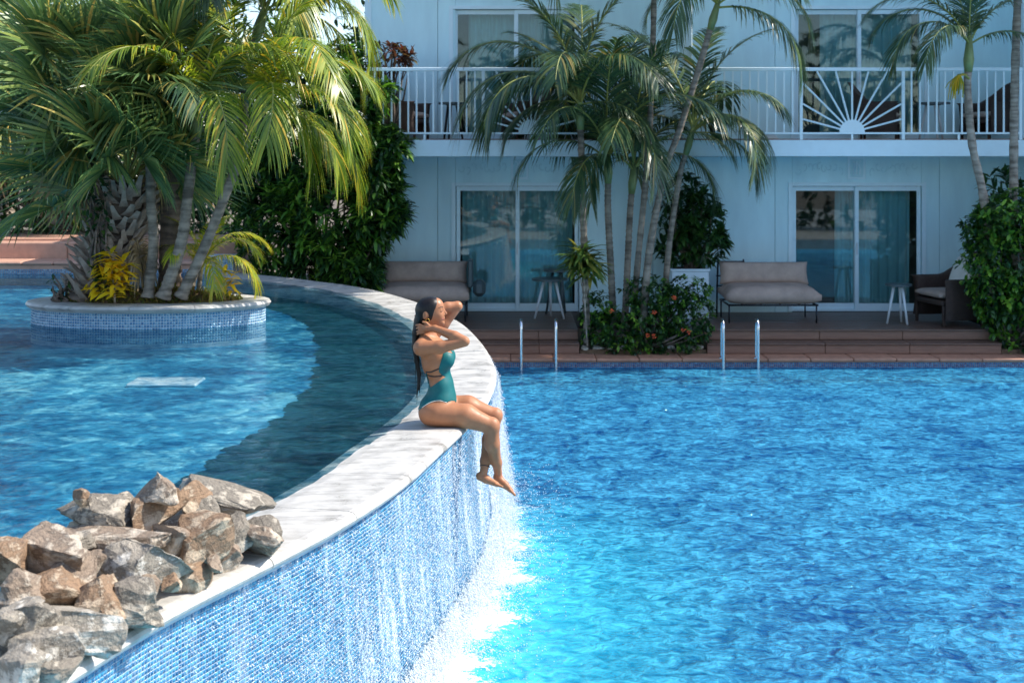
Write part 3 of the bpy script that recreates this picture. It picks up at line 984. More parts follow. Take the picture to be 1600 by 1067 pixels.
def wicker_mat():
    a = NT('wicker')
    v = a.pos((1, 1, 1), 'obj')
    w = a.n('ShaderNodeTexWave', wave_type='BANDS', bands_direction='Z'); w.inputs['Scale'].default_value = 22; w.inputs['Distortion'].default_value = 1.0
    a.l(v, w.inputs['Vector'])
    n1 = a.noise(30, 4, .6, v)
    f = a.math('ADD', a.math('MULTIPLY', w.outputs['Fac'], .5), a.math('MULTIPLY', n1.outputs[0], .5))
    a.l(a.ramp(f, [(.25, (.03, .018, .015)), (.7, (.13, .075, .055))]), a.p.inputs['Base Color'])
    a.p.inputs['Roughness'].default_value = .6
    a.l(a.bump(f, .8, .02), a.p.inputs['Normal'])
    return a.m


M['wicker'] = wicker_mat()


def wicker_chair(loc, rz, label, pillow=False, scale=1.0):
    """curved shell of sides and back round a seat, facing local -Y"""
    t = empty('wicker_armchair', loc, rz); tag(t, label, 'armchair', 'dark wicker armchairs')
    t.scale = (scale,) * 3
    n = 28; V, Fc = [], []
    for i in range(n + 1):
        u = i / n
        a = R(-20) + u * R(220)
        ca, sa = math.cos(a), math.sin(a)
        x = .40 * max(-1, min(1, ca * 1.15)); y = .12 + .34 * sa if sa > 0 else .12 + .9 * sa * 1.1
        hgt = .60 + .34 * max(0, sa) ** 2.2
        for (off, z) in ((0, .08), (-.02, .3), (.0, hgt - .03), (.03, hgt), (-.055, hgt), (-.075, hgt - .04), (-.06, .08)):
            k = 1 + off / .4
            lean = .16 * max(0, sa) * (z - .3) if z > .3 else 0
            V.append((x * k, (y - .12) * k + .12 + lean, z))
    L = 7
    for i in range(n):
        for j in range(L):
            a0, a1 = i * L + j, i * L + (j + 1) % L
            Fc.append((a0, a0 + L, a1 + L, a1))
    mb = MB().add(V, Fc); mb.f.append(tuple(range(L))); mb.f.append(tuple(range(n * L + L - 1, n * L - 1, -1)))
    mb.build('shell', M['wicker'], t, True)
    MB().box(-.33, .33, -.22, .34, .26, .33, .02).build('seat', M['wicker'], t)
    link('seat_cushion', cushion_mesh(.62, .56, .12, 3), M['cushion'], t, (0, .04, .39), smooth=True)
    for sx in (-.33, .33):
        for sy in (-.2, .34): MB().tube([(sx, sy, .26), (sx, sy, 0)], .022, 8).build('leg', M['wicker'], t, True)
    if pillow:
        link('back_pillow', cushion_mesh(.46, .42, .16, 6), M['pillow'], t, (.0, .30, .66), (R(66), 0, 0), smooth=True)
    return t


p = at(1475, 508, 20.0); wicker_chair((p.x, 20.0, Z_DECK), R(-78), 'large dark wicker armchair with white pillow beside the leafy shrub', True, 1.2)
ZB = Z_SLAB1 + .02
for (px, rz, lb) in ((640, R(75), 'dark wicker armchair on the balcony beside the red leaved plant'), (815, R(-70), 'dark wicker armchair behind the palm covered sun panel'),
                     (1382, R(70), 'dark wicker armchair on balcony behind the right sun panel'), (1540, R(-72), 'dark wicker armchair on balcony behind the slender palm trunk')):
    p = at(px, 200, 20.85); wicker_chair((p.x, 20.85, ZB), rz, lb, False, 1.0)
p = at(706, 200, 20.9); table('side_table', (p.x, 20.9, ZB), .22, .60, 'small side table on the balcony between left wicker armchairs', M['dark_top'], M['black_metal'], 1.1, 3, .3)
p = at(1458, 200, 20.9); table('side_table', (p.x, 20.9, ZB), .27, .60, 'small splay legged table on balcony between right wicker armchairs', M['dark_top'], M['white_plastic'], 1.1, 3, R(30))
mb = MB()
for k in range(4): mb.box(-.16 + k * .015, .16 - k * .02, -.1, .1 - k * .01, k * .022, k * .022 + .021, .01)
p = at(1200, 214, 20.42); o = mb.build('towel', M['towel'], loc=(p.x, 20.45, ZB)); tag(o, 'folded white towel on the balcony floor by the railing', 'towel')


def ladder(xc, label):
    t = empty('pool_ladder', (xc, Y_EDGE, Z_EDGE)); tag(t, label, 'ladder', 'steel pool ladders')
    for sx in (-.25, .25):
        pts = [(sx, .04, 0), (sx, .04, .42), (sx, .025, .53), (sx, -.015, .565), (sx, -.06, .56), (sx, -.10, .51), (sx, -.12, .40), (sx, -.12, -.5)]
        q = spline(pts, 34)
        MB().tube([tuple(a) for a in q], .021, 12).build('hand_rail', M['chrome'], t, True)
        MB().disc((sx, .04, 0), .045, .012, 16).build('base_flange', M['chrome'], t)
    for z in (-.22, -.34):
        MB().box(-.24, .24, -.16, -.08, z - .012, z + .012, .004).build('rung', M['chrome'], t)


ladder((841.5 - 800) * 18.38 / F, 'steel pool ladder in front of the round side tables')
ladder((1157.5 - 800) * 18.38 / F, 'steel pool ladder in front of the black framed sofa')

# ------------------------------------------------------------------ vegetation
def ribbon(paths, widths, ups):
    """batch of flat strips: paths (k,m,3), widths (k,m), side vectors (k,m,3) -> verts, quads"""
    k, m, _ = paths.shape
    a = paths + ups * widths[..., None]; b = paths - ups * widths[..., None]
    V = np.stack([a, b], 2).reshape(-1, 3)
    base = (np.arange(k) * m * 2)[:, None, None]
    i = np.arange(m - 1)[:, None] * 2
    q = np.concatenate([i, i + 1, i + 3, i + 2], 1)[None]
    return V, (base + q).reshape(-1, 4)


def frond_mesh(name, L, e0, e1, n, ll, lw, droop, seed, twist=0.0, mat=None, splay=(60, 25), petiole=.12, vee=.35):
    """feather leaf: rachis bends from elevation e0 to e1; leaflets hang from both sides; outward is +X"""
    r = np.random.default_rng(seed)
    m = 26
    t = np.linspace(0, 1, m)
    el = R(e0) + (R(e1) - R(e0)) * t ** 1.25
    ds = L / (m - 1)
    X = np.r_[0, np.cumsum(np.cos(el[:-1]) * ds)]; Z = np.r_[0, np.cumsum(np.sin(el[:-1]) * ds)]
    Y = twist * t ** 2 * L * .4
    rach = np.stack([X, Y, Z], 1)
    mb = MB().tube([tuple(p) for p in rach], list(.014 * L / 1.6 * (1 - .85 * t) + .002), 5, False)
    me_r = (np.array(mb.v), np.array(mb.f))
    paths, wid, sides = [], [], []
    tt = petiole + (1 - petiole) * np.linspace(0, 1, n)
    for sgn in (-1, 1):
        for u in tt:
            u2 = min(.999, max(0, u + r.normal(0, .006)))
            p = np.array([np.interp(u2, t, rach[:, k]) for k in range(3)])
            e = np.interp(u2, t, el)
            tan = np.array([math.cos(e), 0, math.sin(e)]); nor = np.array([-math.sin(e), 0, math.cos(e)]); sd = np.array([0, sgn, 0.0])
            w = (u - petiole) / (1 - petiole)
            ang = R(splay[0] + (splay[1] - splay[0]) * w + r.normal(0, 5))
            d = tan * math.cos(ang) + (sd * math.cos(vee) + nor * math.sin(vee) * (1 - .4 * w)) * math.sin(ang)
            ln = ll * (.55 + .75 * math.sin(math.pi * min(1, .12 + w * .80)) ** .8) * r.uniform(.88, 1.1) * (1 if w < .93 else .75)
            ks = np.linspace(0, 1, 5)
            dr = droop * r.uniform(.7, 1.35)
            pth = p[None] + d[None] * (ks * ln)[:, None] * (1 - .25 * dr * ks[:, None]) + np.array([0, 0, -1.0])[None] * (dr * ln * .75 * ks ** 2)[:, None]
            pth[:, 2] -= 0
            s = np.cross(d, nor); s /= np.linalg.norm(s) + 1e-9
            paths.append(pth); sides.append(np.repeat(s[None], 5, 0)); wid.append(lw * np.array([.45, 1, .95, .6, .05]))
    V, Q = ribbon(np.array(paths), np.array(wid), np.array(sides))
    nv = len(me_r[0])
    me = mesh_np(name, np.vstack([me_r[0], V]), np.vstack([me_r[1], Q + nv]))
    me.materials.append(M['rachis']); me.materials.append(M[mat])
    mi = np.r_[np.zeros(len(me_r[1]), dtype=np.int32), np.ones(len(Q), dtype=np.int32)]
    me.polygons.foreach_set('material_index', mi)
    return me


def fan_mesh(name, pet, rad, elev, nseg, droop, seed, mat='fan'):
    """costapalmate leaf: long petiole, then a fan of blades that hang at the tips; outward is +X"""
    r = np.random.default_rng(seed)
    m = 10; t = np.linspace(0, 1, m)
    el = R(elev) + (R(elev - 25) - R(elev)) * t
    ds = pet / (m - 1)
    X = np.r_[0, np.cumsum(np.cos(el[:-1]) * ds)]; Z = np.r_[0, np.cumsum(np.sin(el[:-1]) * ds)]
    rach = np.stack([X, 0 * t, Z], 1)
    mb = MB().tube([tuple(p) for p in rach], list(.017 * (1 - .4 * t)), 5, False)
    e = el[-1]
    tan = np.array([math.cos(e), 0, math.sin(e)]); nor = np.array([-math.sin(e), 0, math.cos(e)]); sd = np.array([0, 1.0, 0])
    hub = rach[-1]
    paths, wid, sides = [], [], []
    for i in range(nseg):
        a = R(-125) + R(250) * (i + .5) / nseg
        d = tan * math.cos(a) + sd * math.sin(a) + nor * (.22 * abs(math.sin(a)))
        d /= np.linalg.norm(d)
        ln = rad * (1.05 - .35 * abs(a) / R(125)) * r.uniform(.9, 1.08)
        ks = np.linspace(0, 1, 7)
        dr = droop * r.uniform(.6, 1.5)
        drop = dr * ln * .8 * np.clip(ks - .42, 0, 1) ** 1.6 * 1.9
        back = 1 - .35 * dr * np.clip(ks - .5, 0, 1)
        pth = hub[None] + d[None] * (ks * ln * back)[:, None]
        pth[:, 2] -= drop
        pth[:, 1] += r.normal(0, .012) * ks ** 2
        s = np.cross(nor, d); s /= np.linalg.norm(s)
        fold = s * .8 + nor * (.6 if i % 2 else -.6)
        fold /= np.linalg.norm(fold)
        wmid = ln * R(250) / nseg * .26
        paths.append(pth); sides.append(np.repeat(fold[None], 7, 0)); wid.append(np.minimum(wmid * 1.15, .0165) * np.array([.12, .6, 1, .95, .72, .42, .04]))
    V, Q = ribbon(np.array(paths), np.array(wid), np.array(sides))
    nv = len(mb.v)
    me = mesh_np(name, np.vstack([np.array(mb.v), V]), np.vstack([np.array(mb.f), Q + nv]))
    me.materials.append(M['rachis']); me.materials.append(M[mat])
    me.polygons.foreach_set('material_index', np.r_[np.zeros(len(mb.f), dtype=np.int32), np.ones(len(Q), dtype=np.int32)])
    return me


FR = {}
for mat in ('frond_dark', 'frond_sun', 'frond_yellow'):
    FR[mat] = {
        'up': [frond_mesh('frond', 1.75, 82, 18, 59, .40, .0115, .35, s, .2 * (-1) ** s, mat) for s in (1, 2)],
        'mid': [frond_mesh('frond', 1.95, 64, -58, 64, .44, .0115, .55, s, .2 * (-1) ** s, mat) for s in (3, 4)],
        'low': [frond_mesh('frond', 1.85, 40, -100, 64, .44, .0115, .75, s, .15 * (-1) ** s, mat) for s in (5, 6)],
        'hang': [frond_mesh('frond', 1.60, 8, -88, 62, .42, .0115, .9, s, .1, mat) for s in (7,)],
    }
FAN = [fan_mesh('fan_frond', .62, .86, e, 54, d, s) for s, (e, d) in enumerate(((80, .08), (58, .18), (34, .30), (8, .42), (-18, .5)))]
FAN_DRY = fan_mesh('dry_frond', .7, .65, -62, 26, .5, 11, 'fan')
FAN_DRY.materials[1] = M['dry']; FAN_DRY.materials[0] = M['dry']


def trunk_mesh(pts, r0, r1, ring=.07, n=70, flare=1.35):
    q = spline(pts, n)
    s = np.r_[0, np.cumsum(np.linalg.norm(np.diff(q, axis=0), axis=1))]; u = s / s[-1]
    rad = r0 + (r1 - r0) * u
    rad = rad * (1 + (flare - 1) * np.clip(1 - u / .08, 0, 1) ** 2) * (1 + .075 * np.sign(np.sin(s / ring * 2 * math.pi)) * (.6 + .4 * np.sin(s * 9)))
    return MB().tube([tuple(p) for p in q], list(rad), 12)


def feather_palm(pts, r0, r1, spec, label, mat='frond_dark', bark='bark', size=1.0, shaft=.45, group=None, extra=None, seed=0):
    """pts: world points from base to crown; spec: list of (kind, azimuth deg, scale)"""
    rr = random.Random(seed)
    base = Vector(pts[0])
    t = empty('palm_tree', base); tag(t, label, 'palm tree', group)
    loc = [tuple(Vector(p) - base) for p in pts]
    trunk_mesh(loc, r0, r1).build('trunk', M[bark], t, True)
    top = Vector(loc[-1]); dr = (Vector(loc[-1]) - Vector(loc[-2])).normalized()
    if shaft:
        MB().tube([top - dr * .03, top + dr * shaft * .3, top + dr * shaft], [r1 * 1.05, r1 * 1.45, r1 * .75], 10).build('crown_shaft', M['shaft'], t, True)
        top = top + dr * shaft * .85
    for i, (kind, az, sc) in enumerate(spec):
        me = FR[mat][kind][i % len(FR[mat][kind])]
        link('frond', me, None, t, top + Vector((0, 0, rr.uniform(-.06, .02))), (rr.uniform(-.12, .12), rr.uniform(-.1, .1), R(az)), (sc * size,) * 3)
    return t


def fan_palm(base, crown, r, spec, label, size=1.0, group=None, boots=True, seed=0, dry=4, bark='bark_dark', mid=None):
    rr = random.Random(seed)
    base = Vector(base)
    t = empty('fan_palm', base); tag(t, label, 'palm tree', group)
    top = Vector(crown) - base
    pts = [(0, 0, 0)] + ([tuple(Vector(m) - base) for m in mid] if mid else [tuple(top * .5)]) + [tuple(top)]
    trunk_mesh(pts, r, r * .85, .11, 60, 1.15).build('trunk', M[bark], t, True)
    if boots:
        q = spline(pts, 40)
        bm_ = MB()
        bm_.add([(-.055, 0, 0), (.055, 0, 0), (.03, -.05, .13), (-.03, -.05, .13), (-.018, -.10, .30), (.018, -.10, .30), (0, .02, .10)],
                [(0, 1, 2, 3), (3, 2, 5, 4), (0, 3, 6), (1, 6, 2), (3, 4, 6), (2, 6, 5), (4, 5, 6)])
        bme = bm_.mesh('leaf_boot'); bme.materials.append(M['boot'])
        k = 0
        for i in range(3, 39):
            for j in range(5):
                a = k * 2.399 + rr.uniform(-.2, .2); k += 1
                c = Vector(q[i]); rad = r * (.92 + .1 * rr.random())
                link('leaf_boot', bme, None, t, c + Vector((math.sin(a) * rad, -math.cos(a) * rad, -.05)), (rr.uniform(-.1, .5), rr.uniform(-.45, .45), a), (rr.uniform(.8, 1.25) * r / .2, rr.uniform(.8, 1.25) * r / .2, rr.uniform(.45, .75) * r / .2))
    for i, (e, az, sc) in enumerate(spec):
        link('frond', FAN[e], None, t, top + Vector((rr.uniform(-.05, .05), rr.uniform(-.05, .05), -.04 * e)), (rr.uniform(-1.0, 1.0), rr.uniform(-.15, .15), R(az)), (sc * size,) * 3)
    for i in range(dry):
        link('dry_frond', FAN_DRY, None, t, top + Vector((0, 0, -.25)), (0, 0, rr.uniform(0, 6.28)), (size * rr.uniform(.6, .9),) * 3)
    return t


def leaf_template(l, w, fold=.25, curl=.25):
    """leaf along +X, 8 verts, 3 folded pairs"""
    xs = [0, .35, .72, 1.0]; ws = [.12, 1.0, .78, .04]
    V = []
    for x_, w_ in zip(xs, ws):
        z = -curl * x_ * x_ * l
        V += [(x_ * l, w_ * w / 2, z + fold * w_ * w / 2), (x_ * l, 0, z), (x_ * l, -w_ * w / 2, z + fold * w_ * w / 2)]
    Q = []
    for i in range(3):
        a = i * 3
        Q += [(a, a + 3, a + 4, a + 1), (a + 1, a + 4, a + 5, a + 2)]
    return np.array(V), np.array(Q)


def orient(dirs, ups):
    x = dirs / np.linalg.norm(dirs, axis=1)[:, None]
    y = np.cross(ups, x); y /= np.linalg.norm(y, axis=1)[:, None] + 1e-9
    z = np.cross(x, y)
    return np.stack([x, y, z], 2)


def scatter_leaves(name, P, D, size, tmpl, r):
    Vt, Qt = tmpl
    ups = np.tile([0, 0, 1.0], (len(P), 1)) + r.normal(0, .25, (len(P), 3))
    Rm = orient(D, ups)
    V = P[:, None] + np.einsum('nij,kj->nki', Rm, Vt) * size[:, None, None]
    Q = Qt[None] + (np.arange(len(P)) * len(Vt))[:, None, None]
    return mesh_np(name, V.reshape(-1, 3), Q.reshape(-1, 4))


def shrub(name, base, blobs, nwhorl, label, cat='shrub', mat='shrub_dark', leaf=(.16, .045), per=9, stems=True, group=None, seed=0, inner=.55, up=.5, mat2=None, frac2=.0):
    """blobs: (world centre, (rx,ry,rz)); whorls of leaves on and under the lobed surface"""
    r = np.random.default_rng(seed)
    base = Vector(base)
    t = empty(name, base); tag(t, label, cat, group)
    vol = np.array([b[1][0] * b[1][1] + b[1][0] * b[1][2] + b[1][1] * b[1][2] for b in blobs]); vol = vol / vol.sum()
    cts, nrm = [], []
    for (c, rd), k in zip(blobs, (vol * nwhorl).astype(int)):
        d = r.normal(0, 1, (k, 3)); d /= np.linalg.norm(d, axis=1)[:, None]
        rad = inner + (1.06 - inner) * r.random(k) ** .45
        lump = 1 + .12 * np.sin(d[:, 0] * 7 + c[0]) * np.sin(d[:, 2] * 6 + c[2])
        cts.append(np.array(c)[None] + d * np.array(rd)[None] * (rad * lump)[:, None]); nrm.append(d)
    cts = np.vstack(cts); nrm = np.vstack(nrm)
    cts -= np.array(base)[None]
    ax = nrm + np.array([0, 0, up])[None]; ax /= np.linalg.norm(ax, axis=1)[:, None]
    P = np.repeat(cts, per, 0); A = np.repeat(ax, per, 0)
    q = r.normal(0, 1, P.shape); q -= A * (q * A).sum(1)[:, None]; q /= np.linalg.norm(q, axis=1)[:, None]
    Dv = q * .9 + A * r.uniform(.15, .8, (len(P), 1))
    P = P + A * r.uniform(-.05, .03, (len(P), 1))
    sz = r.uniform(.45, 1.3, len(P))
    tm = leaf_template(leaf[0], leaf[1])
    if mat2:
        hi = np.repeat(r.random(len(cts)) < frac2, per)
        link('crown', scatter_leaves('crown', P[~hi], Dv[~hi], sz[~hi], tm, r), M[mat], t)
        link('young_leaves', scatter_leaves('young_leaves', P[hi], Dv[hi], sz[hi], tm, r), M[mat2], t)
    else:
        link('crown', scatter_leaves('crown', P, Dv, sz, tm, r), M[mat], t)
    if stems:
        mb = MB()
        for i in range(0, len(cts), max(1, len(cts) // 26)):
            e = cts[i] * .92
            w = np.array([r.normal(0, .05), r.normal(0, .05), 0])
            mid = e * np.array([.55, .55, .45]) + r.normal(0, .06, 3)
            q = spline([w, mid, e], 8)
            mb.tube([tuple(a) for a in q], list(np.linspace(.028, .006, 8)), 5, False)
        mb.build('stems', M['bark_dark'], t, True)
    return t


# ---- middle bed: slender clustering palms
Dm = 19.6
G1 = 'slender palms in the bed by the terrace'
zs = Z_EDGE + .06


def tpath(pts, D, zbase, base_px):
    q = [at(base_px[0], base_px[1], D)]
    q[0].z = zbase
    return q + [at(x, y, D) for x, y in pts]


feather_palm(tpath([(912, 360), (909, 260), (907, 200)], 19.2, zs, (918, 500)), .055, .05,
             [('up', 100, 1.15), ('up', 200, 1.05), ('up', 340, 1.1), ('mid', 120, 1.1), ('mid', 165, 1.2), ('mid', 250, 1.0), ('low', 185, 1.15), ('low', 150, 1.0), ('low', 215, 1.05), ('mid', 20, .9), ('hang', 330, .9), ('hang', 190, .8), ('mid', 60, 1), ('mid', 300, 1), ('low', 100, 1)],
             'slender palm with dark fronds arching far left over the railing', group=G1, size=1.13, bark='bark_mid', seed=1)
feather_palm(tpath([(955, 430), (950, 330), (950, 284)], 19.5, zs, (960, 500)), .055, .05,
             [('up', 80, 1.2), ('up', 270, 1.15), ('up', 180, 1.25), ('mid', 320, 1.1), ('mid', 140, 1.1), ('mid', 200, .95), ('low', 300, .9), ('low', 180, .9), ('mid', 40, .9), ('hang', 240, .85), ('mid', 100, 1), ('low', 60, .9), ('mid', 240, 1)],
             'slender palm with green crown shaft, second trunk from left in terrace bed', group=G1, size=1.13, bark='bark_mid', seed=2)
feather_palm(tpath([(980, 427), (984, 340), (987, 300)], 19.8, zs, (975, 500)), .055, .048,
             [('up', 60, 1.2), ('up', 150, 1.25), ('up', 300, 1.2), ('mid', 30, 1.05), ('mid', 260, 1.0), ('mid', 340, .85), ('low', 10, .85), ('low', 230, .85), ('mid', 120, .9)],
             'slender palm with pale banded trunk in middle of the terrace bed', group=G1, size=1.13, bark='bark_mid', seed=3)
feather_palm(tpath([(997, 406), (1011, 260), (1017, 162), (1021, 40), (1022, -30)], 19.4, zs, (985, 500)), .05, .042,
             [('mid', 180, 1.0), ('mid', 140, 1.0), ('low', 200, 1.05), ('low', 350, 1.0), ('mid', 30, 1.0), ('up', 90, 1), ('low', 280, .9)],
             'tallest straight palm rising out of the top of the picture', group=G1, size=1.13, bark='bark_mid', seed=4)
feather_palm(tpath([(1013, 406), (1037, 276), (1062, 203), (1090, 114), (1110, 45)], 19.2, zs, (1003, 480)), .058, .045,
             [('low', 350, .9), ('mid', 20, .85), ('hang', 330, 1.0), ('mid', 300, 1), ('low', 240, .9), ('mid', 150, .9), ('up', 60, 1), ('up', 180, .9), ('low', 165, .7), ('mid', 340, 1.15)],
             'leaning palm with crown drooping at the top beside the white post', group=G1, size=1.13, bark='bark_mid', seed=5)
feather_palm(tpath([(1044, 398), (1062, 276), (1072, 240)], 19.7, zs, (1035, 480)), .05, .042,
             [('mid', 10, .78), ('low', 345, .78), ('low', 20, .75), ('mid', 330, .82), ('up', 70, 1.1), ('up', 150, 1.1), ('up', 10, 1.05), ('mid', 60, 1), ('hang', 5, .8), ('mid', 110, .8), ('low', 310, .9)],
             'short slender palm with fronds drooping right towards the wall', group=G1, size=1.13, bark='bark_mid', seed=6)

# ---- right hand palms
G2 = 'tall palms beside the right shrub'
feather_palm(tpath([(1540, 331), (1519, 225), (1512, 140), (1513, 110)], 19.4, zs, (1556, 450)), .075, .055,
             [('up', 95, .9), ('up', 250, .85), ('mid', 180, 1.0), ('low', 195, .95), ('mid', 0, .95), ('low', 350, .9), ('mid', 150, .95), ('up', 30, .85), ('low', 225, .85)],
             'slender palm with yellow flower stalk in front of the balcony', group=G2, seed=7, shaft=.5)
feather_palm(tpath([(1584, 250), (1586, 120), (1590, 0), (1592, -40)], 19.7, zs, (1584, 450)), .07, .06,
             [('low', 200, 1.0), ('mid', 160, 1.0), ('mid', 0, 1), ('low', 240, .9), ('up', 90, 1)], 'tall palm trunk at the right border of the picture', group=G2, seed=8)
# flower stalk of the right palm
ft = empty('palm_inflorescence', at(1500, 122, 19.35)); tag(ft, 'orange and yellow hanging flower stalk on the right palm', 'flower stalk')
mb = MB(); rr = random.Random(4)
for k in range(34):
    a = rr.uniform(0, 6.28); l = rr.uniform(.14, .34); s = rr.uniform(.02, .12)
    mb.tube([(.1, 0, .05), (-.02 + .03 * math.cos(a), .03 * math.sin(a), .03), (-.06 + s * math.cos(a), s * math.sin(a), -.08), (-.08 + s * 1.2 * math.cos(a), s * 1.2 * math.sin(a), -l)], [.009, .007, .008, .005], 5)
mb.build('sprays', M['croton'], ft, True)
MB().tube([(.14, 0, -.02), (.05, 0, .06), (-.04, 0, .04)], [.02, .018, .012], 8).build('stalk', M['rachis'], ft, True)

# ---- shrubs round the terrace
def W(px, py, D): return tuple(at(px, py, D))


ix = shrub('ixora_bush', (at(1010, 0, 19.1).x, 19.1, zs), [(W(1000, 505, 19.1), (.62, .28, .36)), (W(1065, 495, 19.15), (.50, .28, .42)), (W(960, 520, 19.05), (.42, .26, .28)), (W(1035, 470, 19.3), (.45, .3, .25)), (W(1085, 520, 19.05), (.28, .22, .32)), (W(930, 500, 19.15), (.22, .2, .45)), (W(1010, 455, 19.25), (.36, .25, .22)), (W(1075, 458, 19.2), (.36, .25, .24)), (W(1050, 530, 18.98), (.5, .2, .25)), (W(985, 535, 18.98), (.45, .2, .22))],
      1000, 'low dense green bush with small red flowers in the terrace bed', 'bush', 'shrub_dark', (.075, .034), 9, True, seed=11, mat2='shrub_light', frac2=.25)
fl = ix
for (px, py) in ((955, 486), (1022, 488), (1053, 465), (1068, 515), (1077, 519), (1011, 524), (1022, 525)):
    mb = MB(); c = Vector(W(px, py, 18.78)) - fl.location
    for k in range(14):
        d = Vector((rr.gauss(0, 1), rr.gauss(0, 1), rr.gauss(0, 1))).normalized() * .03
        mb.disc(c + d - Vector((0, 0, .006)), .011, .008, 5)
    mb.build('flower_head', M['flower'], fl)


def leafy_rosette(name, base, top, n, leaf, label, mat, cat, seed, spread=.5, stem_r=.014, droop=.4, heads=None, tz=(-.5, .9)):
    """a stem carrying single large leaves, each a part of its own"""
    r = random.Random(seed); base = Vector(base); t = empty(name, base); tag(t, label, cat)
    Vt, Qt = leaf_template(leaf[0], leaf[1], .3, droop)
    me = mesh_np('leaf', Vt, Qt); me.materials.append(M[mat])
    top = Vector(top) - base
    q = spline([(0, 0, 0), tuple(top * .5 + Vector((r.uniform(-.02, .02), 0, 0))), tuple(top)], 14)
    MB().tube([tuple(a) for a in q], list(np.linspace(stem_r, stem_r * .7, 14)), 7).build('stem', M['bark'], t, True)
    for h in (heads or [(0, 0, 0)]):
        c = top + Vector(h)
        if h != (0, 0, 0):
            MB().tube([tuple(q[6]), tuple(c)], [stem_r * .7, stem_r * .5], 5).build('stem', M['bark'], t, True)
        for k in range(n):
            az = k * 2.399 + r.uniform(-.3, .3); el = r.uniform(*tz); u = k / n
            lc = c + Vector((0, 0, -spread * (1 - u) + spread * .4))
            link('leaf', me, None, t, lc, (r.uniform(-.4, .4), -el * (.4 + .7 * u), az), (r.uniform(.7, 1.15),) * 3)
    return t


leafy_rosette('dracaena', (at(918, 0, 18.98).x, 18.98, zs), W(912, 400, 18.98), 64, (.36, .062), 'slim dracaena with glossy drooping leaves and bare pale stem', 'draca', 'plant', 3, .34, .013, .45,
              [(0, 0, 0), (.10, .02, -.12), (-.1, .03, -.02)])
# white planter box with dark tree-like shrub
pb = empty('planter_box', (at(1075, 0, 20.9).x, 20.9, Z_DECK - .2)); tag(pb, 'white square planter box against the wall behind the terrace bed', 'planter')
mb = MB(); zt_ = at(0, 418, 20.9).z - (Z_DECK - .2)
mb.box(-.30, .30, -.28, .28, 0, zt_ - .04, .01); mb.build('box', M['planter'], pb)
mb = MB().box(-.32, .32, -.30, -.24, zt_ - .038, zt_, .006); mb.box(-.32, .32, .24, .30, zt_ - .038, zt_, .006); mb.box(-.32, -.26, -.238, .238, zt_ - .038, zt_, .006); mb.box(.26, .32, -.238, .238, zt_ - .038, zt_, .006)
mb.build('lip', M['planter'], pb)
MB().box(-.258, .258, -.238, .238, zt_ - .036, zt_ - .01).build('soil', M['soil'], pb)
shrub('dark_shrub', (at(1080, 0, 20.9).x, 20.9, at(0, 418, 20.9).z - .01), [(W(1085, 350, 20.9), (.50, .35, .50)), (W(1070, 310, 20.9), (.35, .3, .4)), (W(1105, 380, 20.8), (.32, .3, .32)), (W(1060, 385, 20.85), (.3, .28, .25))],
      330, 'dark leafy shrub growing out of the white planter box', 'shrub', 'shrub_dark', (.17, .05), 9, True, seed=12)
# left: tall shrub beside the building
shrub('tall_shrub', (at(500, 0, 20.6).x, 20.7, .45), [(W(430, 360, 20.6), (.62, .5, .75)), (W(520, 350, 20.4), (.85, .55, 1.0)), (W(590, 320, 20.3), (.46, .45, .62)), (W(578, 250, 20.2), (.52, .5, .5)), (W(545, 190, 20.3), (.50, .45, .7)), (W(480, 240, 20.8), (.8, .5, .9)), (W(535, 120, 20.6), (.40, .4, .55)), (W(400, 250, 20.9), (.6, .5, .8)), (W(545, 410, 20.3), (.55, .4, .5)), (W(596, 150, 20.1), (.20, .25, .20)), (W(612, 225, 20.1), (.24, .25, .24)), (W(625, 335, 20.2), (.16, .2, .2)), (W(560, 430, 20.0), (.35, .3, .25))],
      3200, 'tall dark green whorled shrub between the upper pool and the building', 'shrub', 'shrub_dark', (.19, .05), 9, True, seed=13, mat2='shrub_light', frac2=.32, up=.9)
shrub('right_shrub', (at(1570, 0, 19.3).x, 19.3, zs), [(W(1570, 420, 19.3), (.60, .5, .9)), (W(1590, 345, 19.3), (.70, .5, .45)), (W(1595, 500, 19.2), (.50, .4, .65)), (W(1540, 370, 19.3), (.32, .35, .4)), (W(1640, 420, 19.3), (.6, .5, 1.0)), (W(1560, 465, 19.2), (.36, .35, .5))],
      1500, 'big bright green shrub at the right border beside the wicker armchair', 'shrub', 'shrub_dark', (.10, .048), 9, True, seed=14, mat2='shrub_light', frac2=.45)
shrub('dark_shrub', (at(1565, 0, 20.5).x, 20.5, zs), [(W(1565, 300, 20.4), (.32, .3, .35)), (W(1590, 330, 20.4), (.4, .3, .4))], 60, 'dark spiky shrub behind the slender right palms', 'shrub', 'shrub_dark', (.22, .05), 9, True, seed=15)
# pot plant with red leaves at the left end of the balcony
shrub('croton_plant', (at(608, 0, 20.55).x, 20.55, ZB), [(W(605, 92, 20.55), (.34, .25, .22)), (W(590, 130, 20.55), (.2, .2, .35)), (W(622, 85, 20.5), (.2, .2, .12))], 60, 'dark red leaved potted plant at the left end of balcony', 'plant', 'croton_red', (.17, .055), 8, True, seed=16)
